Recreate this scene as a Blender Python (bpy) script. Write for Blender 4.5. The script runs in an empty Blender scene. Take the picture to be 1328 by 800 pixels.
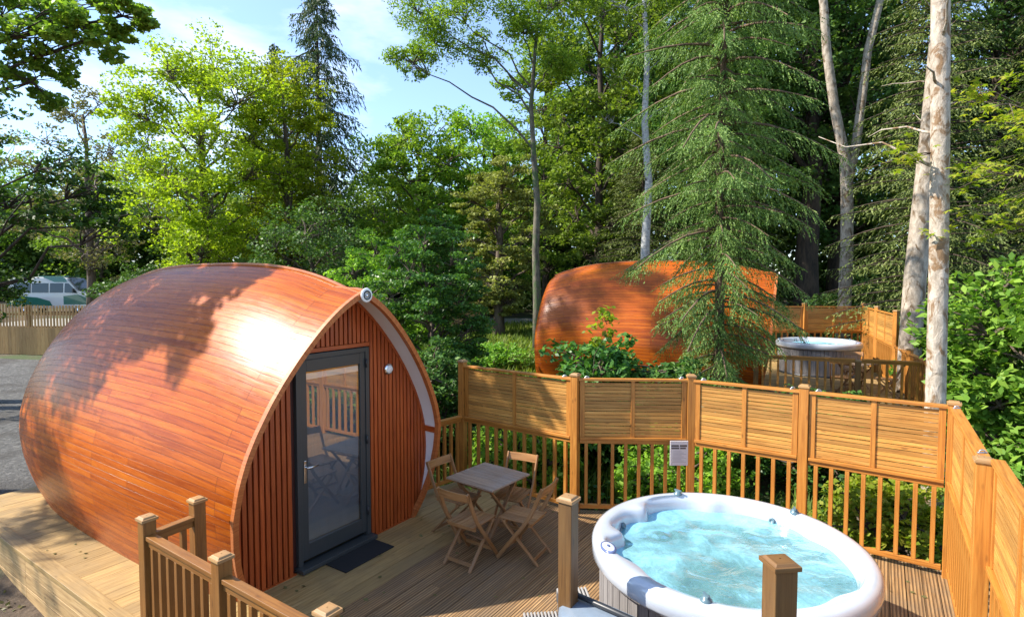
import bpy, math, random
import numpy as np
from mathutils import Vector, Matrix
R = math.radians
random.seed(7)
sc = bpy.context.scene
col = sc.collection

# ------------------------------------------------------------------ camera, sky, sun, exposure
cam_d = bpy.data.cameras.new('camera'); cam = bpy.data.objects.new('camera', cam_d); col.objects.link(cam)
cam.location = (0, 0, 3.05); cam.rotation_euler = (R(90 - 2.76), 0, 0)
cam_d.sensor_width = 36.0; cam_d.lens = 36.0 * 727 / 1328
cam_d.clip_start = 0.05; cam_d.clip_end = 3000
sc.camera = cam
SUN_AZ_VEC = (-0.97, -0.01)      # horizontal direction towards the sun
SUN_EL = R(43)
world = bpy.data.worlds.new('World'); sc.world = world; world.use_nodes = True
wt = world.node_tree; wn = wt.nodes; wl = wt.links
for n in list(wn): wn.remove(n)
wo = wn.new('ShaderNodeOutputWorld'); bg = wn.new('ShaderNodeBackground')
sky = wn.new('ShaderNodeTexSky'); sky.sky_type = 'NISHITA'; sky.sun_disc = False
sky.sun_elevation = SUN_EL; sky.sun_rotation = math.atan2(SUN_AZ_VEC[0], SUN_AZ_VEC[1])
sky.air_density = 1.0; sky.dust_density = 0.25; sky.ozone_density = 5.0
tc = wn.new('ShaderNodeTexCoord'); mp = wn.new('ShaderNodeMapping'); mp.inputs['Scale'].default_value = (1.2, 1.2, 3.2)
mp.inputs['Location'].default_value = (0.35, 0.2, 0.1)
nz = wn.new('ShaderNodeTexNoise'); nz.inputs['Scale'].default_value = 2.6; nz.inputs['Detail'].default_value = 7; nz.inputs['Roughness'].default_value = 0.55
cr = wn.new('ShaderNodeValToRGB'); cr.color_ramp.elements[0].position = 0.5; cr.color_ramp.elements[1].position = 0.75
cr.color_ramp.elements[0].color = (0.1, 0.1, 0.1, 1); cr.color_ramp.elements[1].color = (0.85, 0.85, 0.85, 1)
mx = wn.new('ShaderNodeMix'); mx.data_type = 'RGBA'
mx.inputs['B'].default_value = (4.4, 4.8, 5.6, 1)
wl.new(tc.outputs['Generated'], mp.inputs['Vector']); wl.new(mp.outputs['Vector'], nz.inputs['Vector'])
wl.new(nz.outputs['Fac'], cr.inputs['Fac']); wl.new(cr.outputs['Color'], mx.inputs['Factor'])
wl.new(sky.outputs['Color'], mx.inputs['A']); wl.new(mx.outputs['Result'], bg.inputs['Color'])
bg.inputs['Strength'].default_value = 0.15
wl.new(bg.outputs['Background'], wo.inputs['Surface'])
sd = bpy.data.lights.new('sun', 'SUN'); sun = bpy.data.objects.new('sun', sd); col.objects.link(sun)
sd.energy = 4.8; sd.angle = R(0.6); sd.color = (1.0, 0.93, 0.82)
_h = Vector((SUN_AZ_VEC[0], SUN_AZ_VEC[1], 0)).normalized() * math.cos(SUN_EL); _h.z = math.sin(SUN_EL)
sun.rotation_euler = _h.to_track_quat('Z', 'Y').to_euler(); sun.location = (-20, -10, 30)
sc.view_settings.view_transform = 'Standard'; sc.view_settings.look = 'None'
sc.view_settings.gamma = 1; sc.view_settings.exposure = 1.17; sc.view_settings.use_curve_mapping = False
sc.cycles.use_denoising = True
sc.cycles.max_bounces = 7; sc.cycles.transparent_max_bounces = 12; sc.cycles.diffuse_bounces = 3
sc.cycles.glossy_bounces = 3; sc.cycles.transmission_bounces = 4
sc.cycles.sample_clamp_indirect = 6

# ------------------------------------------------------------------ materials
def newmat(name):
    m = bpy.data.materials.new(name); m.use_nodes = True
    nt = m.node_tree; b = nt.nodes['Principled BSDF']
    return m, nt, b
def L(nt, a, b): nt.links.new(a, b)
def ramp(nt, stops):
    r = nt.nodes.new('ShaderNodeValToRGB'); e = r.color_ramp.elements
    while len(e) < len(stops): e.new(0.5)
    for k, (p, c) in enumerate(stops): e[k].position = p; e[k].color = (*c, 1)
    return r
def mapping(nt, src, scale):
    m = nt.nodes.new('ShaderNodeMapping'); m.inputs['Scale'].default_value = scale; L(nt, src, m.inputs['Vector']); return m.outputs['Vector']
def noise(nt, vec, scale, detail=4, rough=0.55, dist=0.0):
    n = nt.nodes.new('ShaderNodeTexNoise'); n.inputs['Scale'].default_value = scale
    n.inputs['Detail'].default_value = detail; n.inputs['Roughness'].default_value = rough; n.inputs['Distortion'].default_value = dist
    if vec is not None: L(nt, vec, n.inputs['Vector'])
    return n
def math_n(nt, op, a, b=None):
    n = nt.nodes.new('ShaderNodeMath'); n.operation = op
    for k, v in enumerate((a, b)):
        if v is None: continue
        if isinstance(v, (int, float)): n.inputs[k].default_value = v
        else: L(nt, v, n.inputs[k])
    return n.outputs[0]
def mixc(nt, f, a, b, mode='MIX'):
    n = nt.nodes.new('ShaderNodeMix'); n.data_type = 'RGBA'; n.blend_type = mode
    for nm, v in (('Factor', f), ('A', a), ('B', b)):
        if isinstance(v, (int, float)): n.inputs[nm].default_value = v
        elif isinstance(v, tuple): n.inputs[nm].default_value = (*v, 1) if len(v) == 3 else v
        else: L(nt, v, n.inputs[nm])
    return n.outputs['Result']
def bump(nt, h, b, strength=0.4, dist=0.01):
    n = nt.nodes.new('ShaderNodeBump'); n.inputs['Strength'].default_value = strength; n.inputs['Distance'].default_value = dist
    L(nt, h, n.inputs['Height']); L(nt, n.outputs['Normal'], b.inputs['Normal']); return n

def wood(name, c0, c1, c2, rough=0.6, grooves=0, knots=True, grey=None, coat=0.0, vary=0.35):
    """wood whose grain runs along UV.x (metres); each board (mesh island) gets its own tone"""
    m, nt, b = newmat(name)
    uv = nt.nodes.new('ShaderNodeUVMap').outputs['UV']
    g = noise(nt, mapping(nt, uv, (2.2, 46, 1)), 1.0, 5, 0.6, 0.6)
    r = ramp(nt, [(0.30, c0), (0.5, c1), (0.72, c2)]); L(nt, g.outputs['Fac'], r.inputs['Fac'])
    c = r.outputs['Color']
    geo = nt.nodes.new('ShaderNodeNewGeometry')
    tone = math_n(nt, 'ADD', math_n(nt, 'MULTIPLY', geo.outputs['Random Per Island'], vary), 1 - vary * 0.5)
    comb = nt.nodes.new('ShaderNodeCombineColor')
    for k in range(3): L(nt, tone, comb.inputs[k])
    c = mixc(nt, 1.0, c, comb.outputs['Color'], 'MULTIPLY')
    if knots:
        v = nt.nodes.new('ShaderNodeTexVoronoi'); v.feature = 'F1'; v.inputs['Scale'].default_value = 1
        L(nt, mapping(nt, uv, (3.1, 9.0, 1)), v.inputs['Vector'])
        kr = ramp(nt, [(0.05, (1, 1, 1)), (0.13, (0, 0, 0))]); L(nt, v.outputs['Distance'], kr.inputs['Fac'])
        kf = math_n(nt, 'MULTIPLY', kr.outputs['Color'], 0.55)
        c = mixc(nt, kf, c, tuple(x * 0.35 for x in c0))
    if grey:
        oc = nt.nodes.new('ShaderNodeTexCoord').outputs['Object']
        n2 = noise(nt, oc, 1.6, 6, 0.65)
        gr = ramp(nt, [(0.42, (0, 0, 0)), (0.66, (1, 1, 1))]); L(nt, n2.outputs['Fac'], gr.inputs['Fac'])
        c = mixc(nt, math_n(nt, 'MULTIPLY', gr.outputs['Color'], 0.7), c, grey)
    L(nt, c, b.inputs['Base Color'])
    b.inputs['Roughness'].default_value = rough; b.inputs['Coat Weight'].default_value = coat; b.inputs['Coat Roughness'].default_value = 0.3
    h = g.outputs['Fac']
    if grooves:
        w = nt.nodes.new('ShaderNodeTexWave'); w.wave_type = 'BANDS'; w.bands_direction = 'Y'; w.wave_profile = 'SIN'
        w.inputs['Scale'].default_value = 1.0
        L(nt, mapping(nt, uv, (0, grooves, 1)), w.inputs['Vector'])
        wr = ramp(nt, [(0.18, (0, 0, 0)), (0.45, (1, 1, 1))]); L(nt, w.outputs['Fac'], wr.inputs['Fac'])
        h = math_n(nt, 'ADD', math_n(nt, 'MULTIPLY', g.outputs['Fac'], 0.2), wr.outputs['Color'])
        bump(nt, h, b, 1.0, 0.008)
        gm = mixc(nt, math_n(nt, 'MULTIPLY', math_n(nt, 'SUBTRACT', 1.0, wr.outputs['Color']), 0.62), c, (0.035, 0.02, 0.012)); L(nt, gm, b.inputs['Base Color'])
    else:
        bump(nt, h, b, 0.35, 0.003)
    return m

def simple(name, c, rough=0.5, metal=0.0, coat=0.0, spec=0.5, nscale=0, namt=0.25):
    m, nt, b = newmat(name)
    b.inputs['Base Color'].default_value = (*c, 1); b.inputs['Roughness'].default_value = rough
    b.inputs['Metallic'].default_value = metal; b.inputs['Coat Weight'].default_value = coat
    b.inputs['Specular IOR Level'].default_value = spec
    if nscale:
        oc = nt.nodes.new('ShaderNodeTexCoord').outputs['Object']
        n = noise(nt, oc, nscale, 5, 0.6)
        L(nt, mixc(nt, n.outputs['Fac'], tuple(x * (1 - namt) for x in c), tuple(min(1, x * (1 + namt)) for x in c)), b.inputs['Base Color'])
        bump(nt, n.outputs['Fac'], b, 0.15, 0.01)
    return m

def leafmat(name, cols, transl=0.35, rough=0.5, objvar=True):
    m, nt, b = newmat(name)
    geo = nt.nodes.new('ShaderNodeNewGeometry')
    oi = nt.nodes.new('ShaderNodeObjectInfo')
    oc = nt.nodes.new('ShaderNodeTexCoord').outputs['Object']
    n = noise(nt, oc, 0.55, 3, 0.5)
    f = math_n(nt, 'ADD', math_n(nt, 'MULTIPLY', geo.outputs['Random Per Island'], 0.55), math_n(nt, 'MULTIPLY', n.outputs['Fac'], 0.5))
    r = ramp(nt, [((k + 0.5) / len(cols), c) for k, c in enumerate(cols)]); L(nt, f, r.inputs['Fac'])
    c = r.outputs['Color']
    if objvar:
        hs = nt.nodes.new('ShaderNodeHueSaturation')
        L(nt, c, hs.inputs['Color'])
        L(nt, math_n(nt, 'ADD', math_n(nt, 'MULTIPLY', oi.outputs['Random'], 0.02), 0.492), hs.inputs['Hue'])
        L(nt, math_n(nt, 'ADD', math_n(nt, 'MULTIPLY', oi.outputs['Random'], 0.3), 0.85), hs.inputs['Value'])
        c = hs.outputs['Color']
    L(nt, c, b.inputs['Base Color']); b.inputs['Roughness'].default_value = rough
    b.inputs['Specular IOR Level'].default_value = 0.18
    tr = nt.nodes.new('ShaderNodeBsdfTranslucent')
    L(nt, mixc(nt, 1.0, c, (1.25, 1.35, 0.55), 'MULTIPLY'), tr.inputs['Color'])
    ms = nt.nodes.new('ShaderNodeMixShader'); ms.inputs[0].default_value = transl
    L(nt, b.outputs['BSDF'], ms.inputs[1]); L(nt, tr.outputs['BSDF'], ms.inputs[2])
    L(nt, ms.outputs['Shader'], nt.nodes['Material Output'].inputs['Surface'])
    return m

def bark(name, c0, c1, patch=None, scale=6.0, stretch=(1, 1, 0.25), rough=0.85, strength=0.6):
    m, nt, b = newmat(name)
    oc = nt.nodes.new('ShaderNodeTexCoord').outputs['Object']
    n = noise(nt, mapping(nt, oc, stretch), scale, 7, 0.65, 0.4)
    r = ramp(nt, [(0.35, c0), (0.62, c1)]); L(nt, n.outputs['Fac'], r.inputs['Fac'])
    c = r.outputs['Color']
    if patch:
        n2 = noise(nt, mapping(nt, oc, (1, 1, 0.6)), patch[1], 5, 0.6, 0.8)
        r2 = ramp(nt, [(patch[2], (0, 0, 0)), (patch[2] + 0.08, (1, 1, 1))]); L(nt, n2.outputs['Fac'], r2.inputs['Fac'])
        c = mixc(nt, r2.outputs['Color'], c, patch[0])
    L(nt, c, b.inputs['Base Color']); b.inputs['Roughness'].default_value = rough
    bump(nt, n.outputs['Fac'], b, strength, 0.03)
    return m

M = {}
M['deck_grooved'] = wood('decking_grooved', (0.17, 0.09, 0.034), (0.30, 0.17, 0.068), (0.42, 0.26, 0.115), 0.62, grooves=10.5, knots=False, grey=(0.21, 0.145, 0.085), vary=0.5)
M['deck_smooth'] = wood('decking_smooth', (0.20, 0.12, 0.038), (0.33, 0.21, 0.075), (0.43, 0.285, 0.115), 0.6, grey=(0.24, 0.165, 0.075), vary=0.4)
M['fence'] = wood('fence_timber', (0.30, 0.105, 0.015), (0.46, 0.18, 0.027), (0.56, 0.25, 0.048), 0.5, vary=0.5)
M['fence_slat'] = wood('fence_slat_timber', (0.28, 0.115, 0.02), (0.44, 0.205, 0.04), (0.55, 0.29, 0.075), 0.6, vary=0.6)
M['rail_brown'] = wood('railing_timber', (0.13, 0.047, 0.008), (0.22, 0.088, 0.014), (0.29, 0.13, 0.028), 0.5, grey=(0.17, 0.078, 0.022), vary=0.4)
M['cap'] = wood('cap_timber', (0.20, 0.10, 0.033), (0.30, 0.16, 0.055), (0.37, 0.22, 0.085), 0.6, grey=(0.22, 0.155, 0.09))
M['post_dark'] = wood('newel_timber', (0.085, 0.038, 0.010), (0.14, 0.066, 0.018), (0.19, 0.098, 0.03), 0.55, grey=(0.11, 0.063, 0.025))
M['pod_slat'] = wood('pod_batten_timber', (0.24, 0.036, 0.006), (0.38, 0.070, 0.011), (0.46, 0.10, 0.018), 0.42, knots=False, vary=0.3)
M['pod_edge'] = wood('pod_edge_timber', (0.30, 0.075, 0.018), (0.42, 0.12, 0.03), (0.5, 0.17, 0.05), 0.4, knots=False)
M['pod_dark'] = simple('pod_backing', (0.045, 0.008, 0.004), 0.6)
M['chair'] = wood('chair_timber', (0.19, 0.08, 0.024), (0.30, 0.14, 0.046), (0.38, 0.20, 0.08), 0.45, knots=False, grey=(0.27, 0.16, 0.085), vary=0.35)
M['table'] = wood('table_timber', (0.21, 0.125, 0.075), (0.33, 0.215, 0.135), (0.41, 0.285, 0.19), 0.6, knots=False, grey=(0.33, 0.28, 0.24), vary=0.35)
M['picket'] = wood('picket_timber', (0.26, 0.14, 0.045), (0.40, 0.23, 0.08), (0.48, 0.30, 0.125), 0.7, vary=0.5)

def cladding(name):
    m, nt, b = newmat(name)
    uv = nt.nodes.new('ShaderNodeUVMap').outputs['UV']
    br = nt.nodes.new('ShaderNodeTexBrick'); L(nt, uv, br.inputs['Vector'])
    br.inputs['Scale'].default_value = 1.0; br.inputs['Brick Width'].default_value = 2.3; br.inputs['Row Height'].default_value = 0.078
    br.inputs['Mortar Size'].default_value = 0.0035; br.inputs['Mortar Smooth'].default_value = 0.3; br.offset = 0.37; br.offset_frequency = 3
    br.inputs['Color1'].default_value = (0, 0, 0, 1); br.inputs['Color2'].default_value = (1, 1, 1, 1); br.inputs['Mortar'].default_value = (0.5, 0.5, 0.5, 1)
    g = noise(nt, mapping(nt, uv, (1.6, 30, 1)), 1.0, 6, 0.62, 0.7)
    f = math_n(nt, 'ADD', math_n(nt, 'MULTIPLY', g.outputs['Fac'], 0.55), math_n(nt, 'MULTIPLY', br.outputs['Color'], 0.13))
    r = ramp(nt, [(0.20, (0.23, 0.036, 0.003)), (0.37, (0.47, 0.104, 0.006)), (0.56, (0.62, 0.19, 0.010))]); L(nt, f, r.inputs['Fac'])
    big = noise(nt, mapping(nt, uv, (0.5, 0.8, 1)), 1.3, 3, 0.5)
    c = mixc(nt, math_n(nt, 'MULTIPLY', big.outputs['Fac'], 0.45), r.outputs['Color'], (0.15, 0.030, 0.007))
    c = mixc(nt, math_n(nt, 'MULTIPLY', br.outputs['Fac'], 0.7), c, (0.09, 0.018, 0.008))
    L(nt, c, b.inputs['Base Color']); b.inputs['Roughness'].default_value = 0.42
    b.inputs['Coat Weight'].default_value = 0.36; b.inputs['Specular IOR Level'].default_value = 0.05
    rn = noise(nt, mapping(nt, uv, (4, 13, 1)), 1.5, 3)
    L(nt, math_n(nt, 'ADD', math_n(nt, 'MULTIPLY', rn.outputs['Fac'], 0.22), 0.17), b.inputs['Coat Roughness'])
    h = math_n(nt, 'SUBTRACT', math_n(nt, 'MULTIPLY', g.outputs['Fac'], 0.25), math_n(nt, 'MULTIPLY', br.outputs['Fac'], 1.0))
    h = math_n(nt, 'ADD', h, math_n(nt, 'MULTIPLY', br.outputs['Color'], 0.25))
    bp = bump(nt, h, b, 0.6, 0.006); L(nt, bp.outputs['Normal'], b.inputs['Coat Normal'])
    return m
M['cladding'] = cladding('pod_cladding')
M['soffit'] = simple('soffit_paint', (0.84, 0.80, 0.78), 0.55, nscale=3, namt=0.06)
M['door_grey'] = simple('door_grey', (0.045, 0.05, 0.05), 0.35)
M['rubber_mat'] = simple('door_mat', (0.012, 0.012, 0.013), 0.9, nscale=60, namt=0.5)
M['chrome'] = simple('chrome', (0.75, 0.75, 0.76), 0.18, 1.0)
M['galv'] = simple('galvanised', (0.55, 0.57, 0.6), 0.35, 0.9, nscale=30)
M['blind'] = simple('blind_fabric', (0.22, 0.27, 0.32), 0.8, nscale=2, namt=0.1)
M['white'] = simple('white_plastic', (0.8, 0.8, 0.78), 0.4)
M['white_paint'] = simple('vehicle_white', (0.5, 0.51, 0.5), 0.25, coat=0.6)
M['green_paint'] = simple('vehicle_green', (0.006, 0.11, 0.075), 0.25, coat=0.6)
M['tyre'] = simple('tyre_rubber', (0.02, 0.02, 0.02), 0.8)
M['dark_glass'] = simple('dark_glass', (0.02, 0.03, 0.035), 0.06, coat=0.3)
M['red_lens'] = simple('red_lens', (0.5, 0.02, 0.02), 0.2)
M['black'] = simple('black_plastic', (0.02, 0.022, 0.025), 0.4)
M['jet'] = simple('jet_grey', (0.09, 0.15, 0.18), 0.3)
M['acrylic'] = simple('acrylic_shell', (0.42, 0.45, 0.50), 0.16, coat=0.8, nscale=5, namt=0.12)
M['acrylic_dim'] = simple('control_ring', (0.10, 0.13, 0.25), 0.25)
M['control'] = simple('control_face', (0.55, 0.62, 0.8), 0.2)
M['tub_panel'] = wood('tub_panel', (0.13, 0.12, 0.12), (0.20, 0.185, 0.18), (0.26, 0.245, 0.235), 0.6, knots=False, vary=0.3)
M['vinyl'] = simple('cover_vinyl', (0.16, 0.2, 0.25), 0.32, nscale=14, namt=0.2)
M['ribbed'] = simple('ribbed_grey', (0.27, 0.26, 0.25), 0.55, nscale=20, namt=0.1)
M['ribbed_dark'] = simple('ribbed_groove', (0.10, 0.10, 0.11), 0.7)
M['paper'] = simple('notice_paper', (0.62, 0.58, 0.56), 0.5, nscale=6, namt=0.06)
M['ink'] = simple('notice_ink', (0.09, 0.075, 0.07), 0.6)
M['ink_pale'] = simple('notice_faint_ink', (0.4, 0.37, 0.36), 0.6)

def glassmat():
    m, nt, b = newmat('door_glass')
    nt.nodes.remove(b)
    tr = nt.nodes.new('ShaderNodeBsdfTransparent'); tr.inputs['Color'].default_value = (0.88, 0.91, 0.92, 1)
    gl = nt.nodes.new('ShaderNodeBsdfGlossy'); gl.inputs['Roughness'].default_value = 0.0; gl.inputs['Color'].default_value = (1, 1, 1, 1)
    lw = nt.nodes.new('ShaderNodeLayerWeight'); lw.inputs['Blend'].default_value = 0.5
    f = math_n(nt, 'ADD', math_n(nt, 'MULTIPLY', lw.outputs['Fresnel'], 0.5), 0.22)
    ms = nt.nodes.new('ShaderNodeMixShader'); L(nt, f, ms.inputs[0]); L(nt, tr.outputs[0], ms.inputs[1]); L(nt, gl.outputs[0], ms.inputs[2])
    L(nt, ms.outputs[0], nt.nodes['Material Output'].inputs['Surface'])
    return m
M['glass'] = glassmat()

def watermat():
    m, nt, b = newmat('tub_water')
    oc = nt.nodes.new('ShaderNodeTexCoord').outputs['Object']
    n1 = noise(nt, oc, 4.5, 4, 0.55, 1.2); n2 = noise(nt, oc, 20.0, 4, 0.6, 0.5)
    h = math_n(nt, 'ADD', n1.outputs['Fac'], math_n(nt, 'MULTIPLY', n2.outputs['Fac'], 0.18))
    bp = nt.nodes.new('ShaderNodeBump'); bp.inputs['Strength'].default_value = 0.35; bp.inputs['Distance'].default_value = 0.05
    L(nt, h, bp.inputs['Height'])
    gl = nt.nodes.new('ShaderNodeBsdfGlossy'); gl.inputs['Roughness'].default_value = 0.04; gl.inputs['Color'].default_value = (0.45, 0.72, 0.85, 1); L(nt, bp.outputs['Normal'], gl.inputs['Normal'])
    tr = nt.nodes.new('ShaderNodeBsdfTransparent'); tr.inputs['Color'].default_value = (0.50, 0.87, 0.95, 1)
    fr = nt.nodes.new('ShaderNodeFresnel'); fr.inputs['IOR'].default_value = 1.33
    a = nt.nodes.new('ShaderNodeMixShader'); L(nt, fr.outputs[0], a.inputs[0]); L(nt, tr.outputs[0], a.inputs[1]); L(nt, gl.outputs[0], a.inputs[2])
    # bubbles / froth
    fo = nt.nodes.new('ShaderNodeBsdfDiffuse'); fo.inputs['Color'].default_value = (0.30, 0.65, 0.76, 1); L(nt, bp.outputs['Normal'], fo.inputs['Normal'])
    n3 = noise(nt, oc, 1.5, 6, 0.6, 0.5)
    n4 = noise(nt, oc, 17.0, 6, 0.7, 1.5)
    fsum = math_n(nt, 'ADD', math_n(nt, 'MULTIPLY', n3.outputs['Fac'], 0.78), math_n(nt, 'MULTIPLY', n4.outputs['Fac'], 0.22))
    r = ramp(nt, [(0.40, (0.24, 0.24, 0.24)), (0.53, (0.42, 0.42, 0.42)), (0.68, (0.9, 0.9, 0.9))]); L(nt, fsum, r.inputs['Fac'])
    mm = nt.nodes.new('ShaderNodeMixShader'); L(nt, r.outputs['Color'], mm.inputs[0]); L(nt, a.outputs[0], mm.inputs[1]); L(nt, fo.outputs[0], mm.inputs[2])
    L(nt, mm.outputs[0], nt.nodes['Material Output'].inputs['Surface'])
    nt.nodes.remove(b)
    return m
M['water'] = watermat()

def groundmat(name, cols, scale, bs=0.6, bd=0.05, second=None):
    m, nt, b = newmat(name)
    oc = nt.nodes.new('ShaderNodeTexCoord').outputs['Object']
    n = noise(nt, oc, scale, 9, 0.7); r = ramp(nt, [((k + 1) / (len(cols) + 1), c) for k, c in enumerate(cols)])
    L(nt, n.outputs['Fac'], r.inputs['Fac']); c = r.outputs['Color']
    if second:
        n2 = noise(nt, oc, second[1], 4, 0.6); r2 = ramp(nt, [(0.48, (0, 0, 0)), (0.6, (1, 1, 1))]); L(nt, n2.outputs['Fac'], r2.inputs['Fac'])
        c = mixc(nt, r2.outputs['Color'], c, second[0])
    L(nt, c, b.inputs['Base Color']); b.inputs['Roughness'].default_value = 0.95
    bump(nt, n.outputs['Fac'], b, bs, bd)
    return m
M['soil'] = groundmat('soil', [(0.035, 0.022, 0.014), (0.085, 0.058, 0.036), (0.17, 0.12, 0.075)], 9.0, 0.8, 0.06, ((0.05, 0.075, 0.02), 0.35))
M['gravel'] = groundmat('gravel', [(0.03, 0.03, 0.03), (0.09, 0.087, 0.082), (0.26, 0.25, 0.23)], 11.0, 1.0, 0.08, ((0.06, 0.055, 0.05), 0.9))
M['path'] = groundmat('path_gravel', [(0.22, 0.2, 0.17), (0.32, 0.3, 0.26), (0.42, 0.39, 0.34)], 20.0, 0.5, 0.02)

M['leaf_lime'] = leafmat('lime_tree_leaves', [(0.12, 0.19, 0.015), (0.27, 0.35, 0.022), (0.42, 0.48, 0.035)], 0.5)
M['leaf_green'] = leafmat('green_leaves', [(0.075, 0.14, 0.022), (0.16, 0.25, 0.035), (0.28, 0.38, 0.055)], 0.38)
M['leaf_dark'] = leafmat('dark_leaves', [(0.038, 0.085, 0.022), (0.075, 0.15, 0.034), (0.13, 0.22, 0.05)], 0.28)
M['leaf_oak'] = leafmat('oak_leaves', [(0.02, 0.055, 0.012), (0.045, 0.10, 0.018), (0.10, 0.17, 0.025)], 0.3)
M['leaf_olive'] = leafmat('olive_leaves', [(0.12, 0.14, 0.04), (0.22, 0.24, 0.06), (0.32, 0.33, 0.09)], 0.3)
M['leaf_bright'] = leafmat('bright_leaves', [(0.08, 0.17, 0.02), (0.19, 0.33, 0.035), (0.34, 0.48, 0.06)], 0.42)
M['leaf_pale'] = leafmat('pale_brown_leaves', [(0.09, 0.10, 0.035), (0.16, 0.15, 0.06), (0.22, 0.20, 0.09)], 0.3)
M['needle'] = leafmat('fir_needles', [(0.07, 0.14, 0.036), (0.14, 0.24, 0.06), (0.25, 0.36, 0.09)], 0.25)
M['needle_dark'] = leafmat('spruce_needles', [(0.035, 0.065, 0.03), (0.065, 0.105, 0.042), (0.11, 0.15, 0.065)], 0.2)
M['needle_olive'] = leafmat('olive_needles', [(0.065, 0.09, 0.026), (0.12, 0.155, 0.042), (0.21, 0.245, 0.07)], 0.2)
M['leaf_laurel'] = leafmat('laurel_leaves', [(0.07, 0.17, 0.02), (0.14, 0.28, 0.035), (0.27, 0.42, 0.06)], 0.35, 0.5)
M['leaf_shrub'] = leafmat('shrub_leaves', [(0.03, 0.10, 0.025), (0.07, 0.17, 0.04), (0.15, 0.29, 0.045)], 0.35, 0.35)
M['leaf_maple'] = leafmat('maple_leaves', [(0.16, 0.24, 0.02), (0.26, 0.33, 0.03), (0.40, 0.36, 0.06)], 0.5)
M['grass'] = leafmat('grass_blades', [(0.06, 0.10, 0.02), (0.13, 0.20, 0.03), (0.25, 0.29, 0.06)], 0.35)
M['bark_brown'] = bark('brown_bark', (0.045, 0.032, 0.022), (0.13, 0.095, 0.065))
M['bark_dark'] = bark('dark_bark', (0.02, 0.015, 0.01), (0.075, 0.05, 0.032))
M['bark_fir'] = bark('fir_bark', (0.06, 0.04, 0.022), (0.16, 0.10, 0.06))
M['bark_pale'] = bark('pale_bark', (0.19, 0.15, 0.11), (0.42, 0.36, 0.29), ((0.13, 0.085, 0.045), 4.5, 0.54), 9, (1, 1, 0.5), 0.85, 0.8)
M['bark_patchy'] = bark('patchy_bark', (0.26, 0.21, 0.155), (0.50, 0.43, 0.35), ((0.20, 0.12, 0.06), 6.5, 0.5), 12, (1, 1, 0.5), 0.85, 1.0)
M['bark_birch'] = bark('birch_bark', (0.20, 0.20, 0.19), (0.42, 0.42, 0.40), ((0.06, 0.05, 0.045), 4.0, 0.6), 8, (1, 1, 2.2), 0.7, 0.3)
M['bark_mossy'] = bark('mossy_bark', (0.05, 0.045, 0.03), (0.15, 0.13, 0.09), ((0.06, 0.09, 0.03), 4.0, 0.5), 8, (1, 1, 0.4))

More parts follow.
